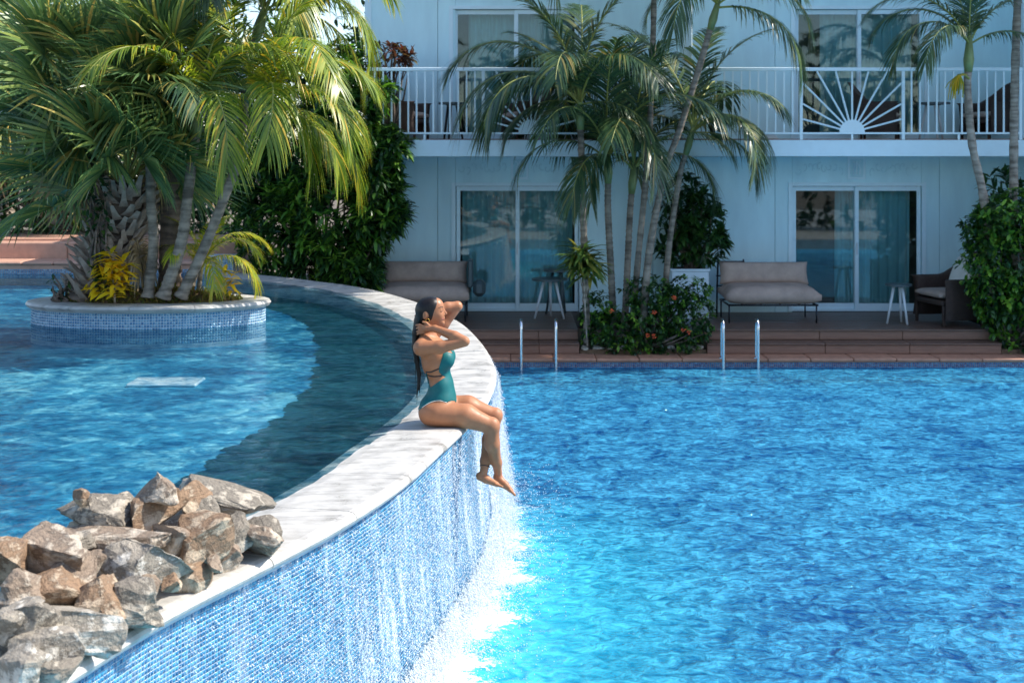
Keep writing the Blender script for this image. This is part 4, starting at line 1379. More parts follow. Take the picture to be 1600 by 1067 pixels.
# stones along the bed
def rock_mesh(seed, w, d, h, rough=.16):
    import bmesh
    r = np.random.default_rng(seed)
    bm = bmesh.new(); bmesh.ops.create_icosphere(bm, subdivisions=4, radius=1)
    P = np.array([v.co for v in bm.verts])
    for _ in range(14):                                  # planes cut flat faces
        nv = r.normal(0, 1, 3); nv /= np.linalg.norm(nv); k = r.uniform(.26, .62)
        ex = P @ nv - k; P = P - np.where(ex > 0, ex, 0)[:, None] * nv[None] * .94
    for fq, am in ((2.3, rough * .5), (5.1, rough * .34), (11, rough * .22), (23, rough * .12)):
        o_ = r.uniform(0, 9, 3)
        P = P * (1 + am * (np.sin(P[:, :1] * fq + o_[0]) * np.sin(P[:, 1:2] * fq + o_[1]) + np.sin(P[:, 2:] * fq * 1.2 + o_[2]) * .6))
    P += r.normal(0, rough * .03, P.shape)
    ext = P.max(0) - P.min(0); P = (P - (P.max(0) + P.min(0)) / 2) / ext * np.array([w, d, h])
    for v, p in zip(bm.verts, P): v.co = p
    me = bpy.data.meshes.new('rock'); bm.to_mesh(me); bm.free()
    me.polygons.foreach_set('use_smooth', [False] * len(me.polygons))
    return me


for k, (px, w) in enumerate(((914, 13), (935, 20), (953, 14), (972, 16), (985, 12), (1048, 14), (1078, 18), (1093, 14))):
    D = 19.0; p = at(px, 553, D)
    o = link('bed_stone', rock_mesh(300 + k, w / 105 * 1.0, .12, .08, .08), ROCK[2 + k % 2], None, (p.x, D, zs + .03), smooth=True)
    tag(o, ('leftmost small grey stone under the dracaena stem', 'wide pale stone right beside the dracaena stem', 'third stone from the left edging the terrace bed', 'fourth stone from the left edging the terrace bed', 'fifth and smallest stone edging the terrace bed',
            'stone under the middle of the red flowered bush', 'wide stone at right end of the terrace bed', 'rightmost grey stone of the terrace bed beside the step')[k], 'stone', 'stones edging the terrace bed')

# ------------------------------------------------------------------ planted island in the upper pool
IC = Vector(((233 - 800) * 14.45 / F, 14.45, 0)); IA, IB = 1.34, .74
ISL = empty('planter_island', (IC.x, IC.y, .97)); tag(ISL, 'oval planted island with pale rim and blue mosaic side in the upper pool', 'planter')
n = 96; th = np.linspace(0, 2 * math.pi, n + 1)
Z_RIM = 1.43
mb = MB(); prof = [(-.03, 0), (-.03, Z_RIM - .97 - .075), (-.34, Z_RIM - .97 - .075)]
ring = lambda d, z: [((IA + d) * math.cos(t), (IB + d) * math.sin(t), z) for t in th[:-1]]
vs = sum([ring(d, z) for d, z in prof], [])
fs = [(j * n + i, j * n + (i + 1) % n, (j + 1) * n + (i + 1) % n, (j + 1) * n + i) for j in range(len(prof) - 1) for i in range(n)]
mb.add(vs, fs).build('core', M['grout'], ISL)
path = np.stack([(IA - .03) * np.cos(th), (IB - .03) * np.sin(th)], 1)
nn_ = np.stack([np.cos(th) / IA, np.sin(th) / IB], 1); nn_ /= np.linalg.norm(nn_, axis=1)[:, None]
v, f = tiles_on(path, nn_, .05, Z_RIM - .97 - .078, .030, .0060, .0012)
o = link('mosaic_tiles', mesh_np('island_tiles', v, f), M['tile_island'], ISL); o['kind'] = 'stuff'
prof = [(-.28, -.075), (-.28, 0), (-.03, 0), (.012, -.008), (.03, -.035), (.012, -.066), (-.03, -.074)]
segs = 12
for k in range(segs):
    a0, a1 = 2 * math.pi * k / segs + .002, 2 * math.pi * (k + 1) / segs - .002
    m = 9; vs, fs = [], []; L = len(prof)
    for i in range(m):
        a = a0 + (a1 - a0) * i / (m - 1)
        vs += [((IA + d) * math.cos(a), (IB + d) * math.sin(a), Z_RIM - .97 + z) for d, z in prof]
    for i in range(m - 1):
        for j in range(L): fs.append((i * L + j, (i + 1) * L + j, (i + 1) * L + (j + 1) % L, i * L + (j + 1) % L))
    fs += [tuple(range(L)), tuple(range((m - 1) * L + L - 1, (m - 1) * L - 1, -1))]
    MB().add(vs, fs).build('rim_stone', M['coping'], ISL)
# earth mound
V, Fc = [], []
nr = 14
for j in range(nr + 1):
    u = j / nr
    for i in range(n):
        t = th[i]
        V.append(((IA - .285) * u * math.cos(t), (IB - .285) * u * math.sin(t), Z_RIM - .97 - .02 + .13 * (1 - u ** 2) + .018 * math.sin(i * 1.7 + j * 2.3) * (u < .99)))
for j in range(nr):
    for i in range(n): Fc.append((j * n + i, (j + 1) * n + i, (j + 1) * n + (i + 1) % n, j * n + (i + 1) % n))
link('earth', mesh_np('earth', np.array(V), np.array(Fc)), M['soil'], ISL, smooth=True)
# weeds and leaf litter on the earth
r = np.random.default_rng(5); k = 2600
a = r.uniform(0, 6.283, k); u = np.sqrt(r.uniform(.02, 1, k)); u = np.where(r.random(k) < .5, np.sqrt(r.uniform(.6, 1, k)), u)
P = np.stack([IC.x + (IA - .28) * u * np.cos(a), IC.y + (IB - .28) * u * np.sin(a), Z_RIM - .02 + .13 * (1 - u ** 2)], 1)
D = r.normal(0, .6, (k, 3)); D[:, 2] = np.abs(r.normal(.55, .5, k))
P -= np.array([IC.x, IC.y, Z_RIM])
o = link('undergrowth', scatter_leaves('undergrowth', P, D, r.uniform(.5, 1.3, k), leaf_template(.085, .016), r), M['grass'], None, (IC.x, IC.y, Z_RIM)); tag(o, 'dry weeds and leaf litter on the island earth', 'weeds', kind='stuff')

Di = 14.4
zi = Z_RIM + .06
GI = 'palms growing on the island'
allaz = lambda kinds, off, sc: [(k, off + i * 360 / len(kinds) * 1.0 + (i * 37) % 23, sc) for i, k in enumerate(kinds)]
# fat fan palm with leaf boots, leaning from the left edge
fan_palm((IC.x - .62, 14.35, zi - .1), at(196, 285, Di), .24, [(0, 100, 1), (0, 250, .9), (1, 180, 1.05), (1, 140, 1), (1, 220, 1.05), (1, 300, .95), (1, 30, .9), (2, 195, 1.15), (1, 240, 1.1), (2, 160, 1.05), (1, 275, 1), (2, 350, .9), (2, 185, 1.15), (3, 195, 1.1), (3, 150, 1), (1, 255, 1), (2, 60, .9), (1, 75, 1), (0, 20, .95), (0, 330, .9), (0, 60, 1), (1, 310, .95), (0, 160, 1.1), (0, 280, 1.05), (1, 260, 1.1), (1, 200, 1.15), (0, 200, 1.2), (1, 215, 1.2), (1, 340, 1.0), (1, 290, 1.0)],
         'stout fan palm with rough stubbed trunk leaning over the island', 1.12, GI, True, 21, 3, mid=[at(165, 410, Di), at(190, 340, Di)])
# second fan palm behind, taller
fan_palm((IC.x + .17, 14.7, zi), at(268, 150, 14.7), .13, [(0, 90, .95), (0, 220, .95), (1, 200, 1.05), (1, 260, 1), (1, 330, 1), (1, 20, .95), (2, 280, 1), (2, 240, 1), (2, 320, 1), (2, 180, 1.05), (3, 290, .95), (3, 250, .95), (3, 210, 1), (0, 300, 1), (1, 130, 1), (2, 0, .95), (0, 150, 1.1), (0, 260, 1.1), (1, 230, 1.1), (1, 290, 1.1), (2, 260, 1.1), (0, 340, 1.05), (2, 210, 1.1)],
         'taller fan palm with dark ringed trunk rising behind the stout one', 1.12, GI, False, 22, 2)
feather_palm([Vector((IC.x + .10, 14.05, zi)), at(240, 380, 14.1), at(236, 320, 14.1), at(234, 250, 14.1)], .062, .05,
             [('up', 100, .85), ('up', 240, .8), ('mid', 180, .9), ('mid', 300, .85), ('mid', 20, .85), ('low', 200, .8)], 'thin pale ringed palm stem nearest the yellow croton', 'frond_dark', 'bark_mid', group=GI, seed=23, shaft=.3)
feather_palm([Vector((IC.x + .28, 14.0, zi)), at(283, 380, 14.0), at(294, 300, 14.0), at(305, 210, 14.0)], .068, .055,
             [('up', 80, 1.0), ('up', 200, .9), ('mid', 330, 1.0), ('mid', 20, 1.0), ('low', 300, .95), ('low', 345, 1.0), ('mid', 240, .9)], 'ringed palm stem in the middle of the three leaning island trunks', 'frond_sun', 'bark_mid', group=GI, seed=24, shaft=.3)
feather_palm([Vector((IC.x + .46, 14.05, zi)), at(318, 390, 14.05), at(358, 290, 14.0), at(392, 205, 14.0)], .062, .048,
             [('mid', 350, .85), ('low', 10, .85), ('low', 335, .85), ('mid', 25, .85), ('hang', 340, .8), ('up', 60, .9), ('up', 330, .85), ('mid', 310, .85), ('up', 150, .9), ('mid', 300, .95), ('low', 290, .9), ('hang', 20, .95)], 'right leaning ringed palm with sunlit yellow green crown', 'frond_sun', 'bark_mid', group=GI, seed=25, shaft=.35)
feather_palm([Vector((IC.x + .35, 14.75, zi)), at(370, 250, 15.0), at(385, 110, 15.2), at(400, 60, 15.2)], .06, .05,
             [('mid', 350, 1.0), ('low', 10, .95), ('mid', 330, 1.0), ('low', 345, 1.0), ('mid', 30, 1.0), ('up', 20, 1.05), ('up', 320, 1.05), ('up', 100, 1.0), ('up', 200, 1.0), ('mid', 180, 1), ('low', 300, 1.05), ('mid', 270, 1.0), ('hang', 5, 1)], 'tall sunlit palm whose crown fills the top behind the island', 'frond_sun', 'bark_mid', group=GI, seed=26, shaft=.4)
feather_palm([Vector((IC.x + .05, 14.8, zi)), at(300, 150, 15.2), at(330, 20, 15.3), at(340, -60, 15.3)], .06, .05,
             [('low', 340, 1.1), ('low', 290, 1.1), ('low', 250, 1.1), ('low', 200, 1.1), ('mid', 310, 1.1), ('mid', 10, 1.1), ('mid', 220, 1.1), ('hang', 270, 1.0), ('low', 20, 1.1)], 'tallest island palm with crown hanging in from the top', 'frond_dark', group=GI, seed=27, shaft=.4)
fan_palm((IC.x - .45, 14.8, zi), at(120, 150, 15.0), .12, [(0, 90, 1), (0, 230, 1), (0, 300, 1), (1, 180, 1.05), (1, 220, 1.1), (1, 260, 1.1), (1, 300, 1), (1, 350, 1), (2, 200, 1.05), (2, 250, 1.1), (2, 290, 1.05), (2, 160, 1), (3, 230, 1), (3, 270, 1), (3, 190, 1), (2, 330, 1)],
         'slim fan palm with spiky crown at the back left of the island', 1.15, GI, False, 29, 3)
# young yellow palm
feather_palm([Vector((IC.x + .52, 14.6, zi)), Vector((IC.x + .54, 14.6, zi + .18)), Vector((IC.x + .55, 14.6, zi + .3))], .03, .025,
             [('up', 60, .45), ('up', 300, .45), ('mid', 340, .5), ('mid', 20, .5), ('mid', 260, .45), ('low', 350, .5), ('mid', 180, .42), ('up', 180, .4), ('low', 300, .45)], 'small young palm with bright yellow fronds at the right of the island', 'frond_yellow', group=GI, seed=28, shaft=0)
leafy_rosette('croton', (IC.x - .22, 13.92, zi - .05), (IC.x - .26, 13.9, zi + .38), 34, (.19, .062), 'bright yellow croton bush at the front of the island', 'croton', 'bush', 5, .34, .012, .3,
              [(0, 0, 0), (.14, .0, -.08), (-.13, .02, -.12), (.05, -.08, -.16)])
leafy_rosette('croton', (IC.x + .88, 14.25, zi - .04), (IC.x + .89, 14.24, zi + .2), 22, (.16, .05), 'small yellow croton at the right end of the island', 'croton', 'bush', 6, .2, .010, .35, [(0, 0, 0), (.08, 0, -.04)])
# climbing vine on the stout palm and a sprig on its left
shrub('vine', W(160, 440, 14.0), [(W(158, 400, 13.98), (.10, .06, .3)), (W(165, 440, 13.95), (.10, .06, .2)), (W(152, 345, 14.0), (.10, .06, .25)), (W(150, 300, 14.0), (.12, .06, .2))], 70, 'dark green vine hanging down the stout fan palm', 'vine', 'shrub_dark', (.085, .034), 6, True, seed=31)
shrub('sprig', W(90, 470, 14.2), [(W(92, 440, 14.2), (.16, .08, .16)), (W(88, 460, 14.2), (.12, .06, .12))], 14, 'thin dark leafed sprig at the left end of the island', 'plant', 'shrub_dark', (.07, .026), 5, True, seed=32, inner=.2)

# ------------------------------------------------------------------ garden behind the upper pool
GB = 'fan palms on the terrace behind the upper pool'
for k, (px, cy, D, lb) in enumerate(((85, 210, 23.5, 'background fan palm with pale trunk on the coral terrace'), (-30, 150, 22.6, 'background fan palm at the left border of the picture'), (160, 90, 25.0, 'background fan palm high behind the stout island palm'), (10, 60, 26.0, 'farthest background fan palm at top left'))):
    p = at(px, 370, D); p.z = 1.6
    fan_palm(p, at(px + 5, cy, D), .17, [(0, 60, 1), (0, 200, 1), (1, 180, 1), (1, 250, 1), (1, 300, 1), (1, 0, 1), (2, 200, 1.1), (2, 240, 1.1), (2, 280, 1.1), (2, 330, 1.1), (3, 210, 1.1), (3, 260, 1.1), (3, 310, 1.1), (3, 350, 1), (4, 230, 1), (4, 290, 1), (2, 160, 1), (3, 170, 1)], lb, 1.35, GB, False, 40 + k, 6, 'bark')
shrub('hedge_bush', (at(40, 0, 27).x, 27, 1.6), [(W(40, 300, 27), (2.0, .6, 1.2)), (W(200, 290, 27), (1.6, .6, 1.3)), (W(330, 280, 26), (1.2, .6, 1.4)), (W(100, 200, 28), (2.0, .6, 1.2)), (W(300, 160, 28), (1.6, .6, 1.3)), (W(420, 180, 26), (1.2, .6, 1.4)), (W(500, 60, 27), (1.0, .6, 1.2)), (W(380, 40, 28), (1.4, .6, 1.3))],
      1500, 'dense dark background foliage behind the palms on the left', 'hedge', 'shrub_dark', (.24, .08), 8, True, seed=41, mat2='shrub_light', frac2=.15)
shrub('hedge_bush', (at(120, 0, 23.4).x, 23.4, 1.66), [(W(px_, py_, 23.4), (.75, .4, .62)) for px_, py_ in ((-40, 330), (30, 325), (110, 335), (190, 325), (270, 330), (340, 325), (60, 265), (160, 260), (250, 265), (330, 255), (-20, 260))],
      900, 'low dark foliage along the back of the coral terrace', 'hedge', 'shrub_dark', (.17, .05), 9, True, seed=44, mat2='shrub_light', frac2=.12)

# ------------------------------------------------------------------ rocks piled on the near end of the coping
RK = [  # px, py, w, h, height above coping, material, turn, label
    (152, 809, 108, 56, .26, 2, 0, 'broad grey rock at the back left of the pile with a knob'),
    (128, 783, 24, 26, .36, 1, 0, 'tiny brown stone on top of the broad grey rock'),
    (246, 772, 58, 46, .36, 0, .4, 'pinkish tan rock forming the top of the pile'),
    (244, 806, 74, 60, .27, 1, .2, 'rounded ochre rock under the topmost rock'),
    (346, 790, 128, 50, .18, 2, -.35, 'long grey slab rock sloping down at the back right'),
    (300, 795, 46, 58, .25, 1, .5, 'small reddish pointed rock in the middle of the pile'),
    (322, 808, 36, 44, .21, 2, .2, 'narrow grey rock beside the reddish pointed one'),
    (178, 846, 165, 42, .20, 0, -.1, 'long flat tan rock across the middle of the pile'),
    (388, 848, 92, 54, .07, 0, -.2, 'mottled brown rock at the right end of the pile'),
    (412, 836, 50, 44, .09, 2, -.5, 'dark sharp rock at the right tip of the pile'),
    (312, 862, 92, 84, .14, 1, .3, 'large rust red rock in the centre right'),
    (228, 888, 108, 86, .15, 3, -.4, 'wedge shaped rock with a white lit face'),
    (294, 904, 48, 56, .06, 1, .1, 'brown block at the coping edge below the rust red rock'),
    (75, 872, 100, 78, .24, 0, -.2, 'big tan rock at left of the pile'),
    (14, 890, 56, 82, .24, 1, .3, 'upright brown rock at the left border'),
    (118, 862, 48, 40, .22, 2, 0, 'small dark rock between the tan ones'),
    (75, 934, 116, 60, .16, 1, -.15, 'dark brown blocky rock at lower left'),
    (150, 948, 70, 68, .12, 1, .3, 'rusty orange rock in the lower middle'),
    (208, 944, 94, 78, .09, 2, -.25, 'grey brown faceted rock overhanging the nosing'),
    (122, 990, 126, 66, .09, 3, -.1, 'whitish grey rock lying at the front'),
    (24, 985, 70, 60, .15, 3, .1, 'pale grey rock at the left border near the bottom'),
    (52, 972, 76, 58, .16, 2, .3, 'mid grey rock between pale ones near the bottom left'),
    (78, 1018, 92, 56, .09, 3, .1, 'white rock near the bottom of the pile'),
    (28, 1046, 84, 66, .08, 3, -.2, 'large pale rock in the bottom left corner'),
    (84, 1054, 66, 44, .05, 2, .2, 'low grey rock at the bottom of the pile'),
    (208, 912, 80, 34, .10, 3, -.1, 'thin white rock under the wedge shaped one'),
    (160, 882, 46, 30, .18, 0, .2, 'little tan stone in the crevice of the pile'),
    (356, 846, 60, 60, .10, 2, .3, 'grey brown rock right of the rust red one'),
    (270, 850, 50, 50, .19, 0, .1, 'tan rock wedged behind the rust red one'),
    (190, 800, 40, 40, .22, 2, .1, 'dark rock in the gap behind the ochre one'),
    (110, 905, 60, 50, .19, 0, .4, 'tan rock above the rusty orange one'),
    (348, 880, 50, 34, .04, 0, .2, 'small tan rock lying at the nosing'),
    (35, 930, 60, 60, .20, 0, .0, 'tan rock behind the dark brown block'),
]
for k, (px, py, w, h, hz, mt, rz, lb) in enumerate(RK):
    D = F * (EYE - (Z_COP + hz)) / (py - HORIZON)
    s = D / F
    p = at(px, py - 6, D + .04)
    ww, hh = w * s * 1.25, h * s * 1.2
    o = link('rock', rock_mesh(100 + k, ww, (ww + hh) * .55, hh), ROCK[mt], None, p, (random.uniform(-.15, .15), -rz * .9, random.uniform(-.2, .2)))
    tag(o, lb, 'rock', 'rocks piled on the coping')
for k in range(16):
    px, py = random.uniform(40, 390), 0
    py = 800 + (390 - px) * .42 + random.uniform(-8, 60)
    D = F * (EYE - (Z_COP + .10)) / (py - HORIZON); sz_ = random.uniform(.05, .10)
    o = link('stone_chip', rock_mesh(400 + k, sz_ * 1.3, sz_, sz_ * .8), ROCK[k % 4], None, at(px, py, D), (random.uniform(-.5, .5), random.uniform(-.5, .5), random.uniform(0, 3)))
    tag(o, 'small broken stone chip wedged in the gaps of the rock pile', 'stone', 'stone chips in the rock pile')
# rubble core that carries the pile
base_pts = [(150, 870, .10, .5), (260, 850, .06, .42), (70, 950, .06, .5), (130, 960, .0, .42), (340, 840, .02, .36), (30, 1010, .02, .5), (200, 900, .02, .42), (80, 880, .08, .5), (300, 820, .05, .4)]
for k, (px, py, hz, sz) in enumerate(base_pts):
    D = F * (EYE - (Z_COP + hz)) / (py - HORIZON); p = at(px, py, D); p.y += .12; p.z -= .12
    o = link('rock', rock_mesh(200 + k, sz, sz * .9, .42), ROCK[k % 3], None, p)
    tag(o, 'half hidden brown grey rock in the core of the pile', 'rock', 'hidden core rocks of the pile')

# ------------------------------------------------------------------ falling water, droplets and foam
fs0, fs1 = None, None
ys = np.interp(np.linspace(0, ARC_LEN, 800), ARC_S, ARC[:, 1]); sl = np.linspace(0, ARC_LEN, 800)
half = sl > ARC_LEN * .35
fs0 = sl[half][np.argmin(abs(ys[half] - 12.3))]; fs1 = sl[half][np.argmin(abs(ys[half] - 4.2))]
V, Fc, flow = [], [], []
SS = np.linspace(fs0, fs1, 240); zz = np.linspace(0, 1, 14)
for s in SS:
    yv = np.interp(s, ARC_S, ARC[:, 1])
    amt = 1.0 if yv > 6.6 else max(.12, (yv - 4.9) / 1.7)
    for u in zz:
        z = Z_COP - .05 - u * (Z_COP - .05)
        out_ = -.005 - .10 * u ** 1.5 * amt - .012 * math.sin(s * 31) * u
        p = arc_at(s, out_); V.append((p[0], p[1], z)); flow.append(amt * (.75 + .5 * u))
m = len(zz)
for i in range(len(SS) - 1):
    for j in range(m - 1): Fc.append((i * m + j, (i + 1) * m + j, (i + 1) * m + j + 1, i * m + j + 1))
me = mesh_np('waterfall', np.array(V), np.array(Fc))
me.attributes.new('flow', 'FLOAT', 'POINT').data.foreach_set('value', np.clip(np.array(flow, dtype=np.float32), 0, 1))
o = link('waterfall', me, M['film'], smooth=True); tag(o, 'thin sheet of water falling down the mosaic wall', 'waterfall', kind='stuff')

OCT = np.array([(1, 0, 0), (-1, 0, 0), (0, 1, 0), (0, -1, 0), (0, 0, 1.4), (0, 0, -1.4)]); OF = np.array([(0, 2, 4), (2, 1, 4), (1, 3, 4), (3, 0, 4), (2, 0, 5), (1, 2, 5), (3, 1, 5), (0, 3, 5)])


def specks(name, P, sz, mat, flat=1.0):
    V = P[:, None] + OCT[None] * sz[:, None, None] * np.array([1, 1, flat])
    Q = OF[None] + (np.arange(len(P)) * 6)[:, None, None]
    return link(name, mesh_np(name, V.reshape(-1, 3), Q.reshape(-1, 3)), mat, smooth=True)


r = np.random.default_rng(9)
k = 60000
s = r.uniform(fs0, fs1, k); yv = np.interp(s, ARC_S, ARC[:, 1])
keep = r.random(k) < np.clip((yv - 4.9) / 1.5, .05, 1)
s = s[keep]; k = len(s)
u = r.random(k) ** .85
pp = np.stack([np.interp(s, ARC_S, ARC[:, i]) for i in (0, 1)], 1); nn2 = np.stack([np.interp(s, ARC_S, NIN[:, i]) for i in (0, 1)], 1)
outw = .01 + u ** 1.4 * .10 + np.abs(r.normal(0, .035, k)) * (.3 + u)
P = np.zeros((k, 3)); P[:, :2] = pp - nn2 * outw[:, None]; P[:, 2] = Z_COP - .06 - u * (Z_COP - .07)
o = specks('waterfall_drops', P, r.uniform(.0014, .0042, k) * r.uniform(.6, 1.2, k), M['drop']); tag(o, 'spray of bright drops falling along the mosaic wall', 'water drops', kind='stuff')
# splash drops thrown out over the pool
k = 2600
s = r.uniform(fs0 + .2, fs1 - .4, k); pp = np.stack([np.interp(s, ARC_S, ARC[:, i]) for i in (0, 1)], 1); nn2 = np.stack([np.interp(s, ARC_S, NIN[:, i]) for i in (0, 1)], 1)
P = np.zeros((k, 3)); e = np.abs(r.normal(.12, .2, k)); P[:, :2] = pp - nn2 * (.1 + e)[:, None]; P[:, 2] = np.abs(r.normal(0, .07, k)) + .004
o = specks('splash_drops', P, r.uniform(.002, .0045, k), M['drop']); tag(o, 'loose splash drops thrown over the lower pool', 'water drops', kind='stuff')
# foam: lobes of froth where the fall lands
P, sz = [], []
for i in range(46):
    s = fs0 + (fs1 - fs0) * (i + r.random() * .7) / 46
    yv = float(np.interp(s, ARC_S, ARC[:, 1]))
    amt = np.clip((yv - 4.0) / 2.0, .35, 1) * np.clip((12.5 - yv) / 3.0, .2, 1)
    c = arc_at(s, 0); nv = arc_at(s, 0) - arc_at(s, 1); tv = np.array([-nv[1], nv[0]])
    reach = (.16 + .26 * (math.sin(i * 1.9) * .5 + .5)) * amt; wid_ = .13
    m = int(1100 * amt)
    a_ = np.abs(r.normal(0, .55, m)); b_ = r.normal(0, 1, m)
    d = -.04 + a_ * reach; lat = b_ * wid_ * (1.1 - .5 * np.clip(a_, 0, 1))
    zz_ = np.abs(r.normal(0, .024, m)) * np.exp(-a_ * .8)
    P.append(np.stack([c[0] + nv[0] * d + tv[0] * lat, c[1] + nv[1] * d + tv[1] * lat, zz_ + .002], 1)); sz.append(r.uniform(.003, .0095, m) * np.exp(-a_ * .55))
o = specks('foam', np.vstack(P), np.hstack(sz), M['foam'], .6); tag(o, 'white foam where the falling water lands in the lower pool', 'foam', kind='stuff')

# ------------------------------------------------------------------ the woman on the coping
PXM = 228.0                                    # photo pixels per metre at her distance
SEAT = on(690, 661, Z_COP)


def L(px, py, d=0.0):
    """side view measurement -> local coordinates (x forward, y away from camera, z up from the seat)"""
    return np.array([(px - 690) / PXM, d, (661 - py) / PXM])


class Sdf:
    def __init__(s, lo, hi, h):
        s.lo, s.h = np.array(lo), h
        s.n = np.ceil((np.array(hi) - s.lo) / h).astype(int) + 1
        s.ax = [s.lo[i] + np.arange(s.n[i]) * h for i in range(3)]

    def new(s): return np.full(tuple(s.n), 9.0, dtype=np.float32)

    def window(s, a, b, pad):
        lo = np.minimum(a, b) - pad; hi = np.maximum(a, b) + pad
        i0 = np.clip(((lo - s.lo) / s.h).astype(int), 0, s.n - 1); i1 = np.clip(((hi - s.lo) / s.h).astype(int) + 2, 1, s.n)
        sl = tuple(slice(i0[i], i1[i]) for i in range(3))
        g = np.meshgrid(*[s.ax[i][sl[i]].astype(np.float32) for i in range(3)], indexing='ij')
        return sl, g

    @staticmethod
    def smin(a, b, k):
        h = np.clip(.5 + .5 * (b - a) / k, 0, 1)
        return b * (1 - h) + a * h - k * h * (1 - h)

    def cone(s, G, a, b, ra, rb, k=.02):
        a, b = np.array(a), np.array(b)
        sl, g = s.window(a, b, max(ra, rb) + .09)
        ab = b - a; l2 = float(ab @ ab) + 1e-9
        t = np.clip(((g[0] - a[0]) * ab[0] + (g[1] - a[1]) * ab[1] + (g[2] - a[2]) * ab[2]) / l2, 0, 1)
        d = np.sqrt((g[0] - a[0] - t * ab[0]) ** 2 + (g[1] - a[1] - t * ab[1]) ** 2 + (g[2] - a[2] - t * ab[2]) ** 2) - (ra + (rb - ra) * t)
        G[sl] = s.smin(G[sl], d.astype(np.float32), k)

    def ell(s, G, c, rd, k=.02, tilt=0.0, sub=False):
        c, rd = np.array(c), np.array(rd)
        sl, g = s.window(c, c, rd.max() + .09)
        x, y, z = g[0] - c[0], g[1] - c[1], g[2] - c[2]
        if tilt: x, z = x * math.cos(tilt) + z * math.sin(tilt), -x * math.sin(tilt) + z * math.cos(tilt)
        k0 = np.sqrt((x / rd[0]) ** 2 + (y / rd[1]) ** 2 + (z / rd[2]) ** 2); k1 = np.sqrt((x / rd[0] ** 2) ** 2 + (y / rd[1] ** 2) ** 2 + (z / rd[2] ** 2) ** 2) + 1e-6
        d = (k0 * (k0 - 1) / k1).astype(np.float32)
        G[sl] = -s.smin(-G[sl], d, k) if sub else s.smin(G[sl], d, k)

    def surface(s, G):
        """naive surface nets"""
        ins = G < 0
        c = np.zeros(tuple(s.n - 1), dtype=np.int8)
        for dx in (0, 1):
            for dy in (0, 1):
                for dz in (0, 1): c += ins[dx:dx + s.n[0] - 1, dy:dy + s.n[1] - 1, dz:dz + s.n[2] - 1]
        act = (c > 0) & (c < 8)
        idx = np.full(act.shape, -1, dtype=np.int64); ijk = np.argwhere(act); idx[act] = np.arange(len(ijk))
        acc = np.zeros((len(ijk), 3)); cnt = np.zeros(len(ijk))
        cor = [(a, b, d) for a in (0, 1) for b in (0, 1) for d in (0, 1)]
        for a in cor:
            for axis in range(3):
                if a[axis]: continue
                b = list(a); b[axis] = 1
                va = G[ijk[:, 0] + a[0], ijk[:, 1] + a[1], ijk[:, 2] + a[2]]; vb = G[ijk[:, 0] + b[0], ijk[:, 1] + b[1], ijk[:, 2] + b[2]]
                m = (va < 0) != (vb < 0)
                t = np.where(m, va / np.where(m, va - vb, 1), 0)
                p = np.tile(np.array(a, dtype=float), (len(ijk), 1)); p[:, axis] += t
                acc[m] += p[m]; cnt[m] += 1
        V = s.lo + (ijk + acc / cnt[:, None]) * s.h
        Q = []
        for axis in range(3):
            sa = [slice(1, -1)] * 3; sa[axis] = slice(0, -1)
            sb = list(sa); sb[axis] = slice(1, None)
            a_, b_ = ins[tuple(sa)], ins[tuple(sb)]
            for flip in (False, True):
                e = np.argwhere((a_ & ~b_) if not flip else (~a_ & b_))
                if not len(e): continue
                off = np.ones(3, dtype=int); off[axis] = 0
                e = e + off
                o1, o2 = [(1, 2), (2, 0), (0, 1)][axis]
                def cell(d1, d2):
                    q = e.copy(); q[:, o1] -= d1; q[:, o2] -= d2
                    return idx[q[:, 0], q[:, 1], q[:, 2]]
                quad = np.stack([cell(1, 1), cell(0, 1), cell(0, 0), cell(1, 0)], 1)
                Q.append(quad if not flip else quad[:, ::-1])
        Q = np.vstack(Q)
        return V, Q[(Q >= 0).all(1)]


grid = Sdf(L(636, 790, -.34), L(818, 455, .34), .0048)
tor, limb = grid.new(), grid.new()
# torso
grid.ell(tor, L(684, 637), (.122, .172, .108), .03)
for sgn in (-1, 1):
    grid.ell(tor, L(673, 641, sgn * .085), (.078, .085, .086), .03)
    grid.ell(tor, L(698.5, 559, sgn * .068), (.052, .060, .058), .022)
    grid.cone(tor, L(663, 537, sgn * .10), L(661, 538, sgn * .148), .052, .050, .03)
    grid.cone(tor, L(667, 527, sgn * .03), L(662, 536, sgn * .13), .035, .038, .03)
grid.ell(tor, L(689.5, 604), (.083, .122, .12), .05)
grid.ell(tor, L(691, 622), (.088, .135, .09), .04)
grid.ell(tor, L(681, 562), (.100, .138, .135), .05)
grid.ell(tor, L(674, 543), (.088, .150, .075), .04)
grid.cone(tor, L(668, 533), L(672, 506), .056, .047, .03)
# head
grid.ell(tor, L(669.5, 485), (.084, .073, .087), .02, .25)
grid.ell(tor, L(680, 480), (.060, .060, .064), .02)
grid.ell(tor, L(683, 494), (.050, .052, .062), .025)
grid.cone(tor, L(676, 503, 0), L(690, 505.2, 0), .034, .018, .02)
for sgn in (-1, 1):
    grid.ell(tor, L(685.5, 491.5, sgn * .026), (.024, .022, .024), .015)
    grid.ell(tor, L(690.2, 484.6, sgn * .030), (.010, .015, .008), .008, 0, True)
    grid.ell(tor, L(689.0, 484.8, sgn * .030), (.013, .015, .009), .004)
    grid.cone(tor, L(690.3, 481.4, sgn * .012), L(688.5, 481.2, sgn * .042), .005, .004, .008)
    grid.ell(tor, L(665.5, 490.5, sgn * .071), (.017, .010, .030), .006, -.2)
grid.cone(tor, L(692.6, 483), L(697.0, 490.4), .0060, .0088, .008)
grid.cone(tor, L(694.2, 491.6, -.008), L(694.2, 491.6, .008), .0065, .0065, .006)
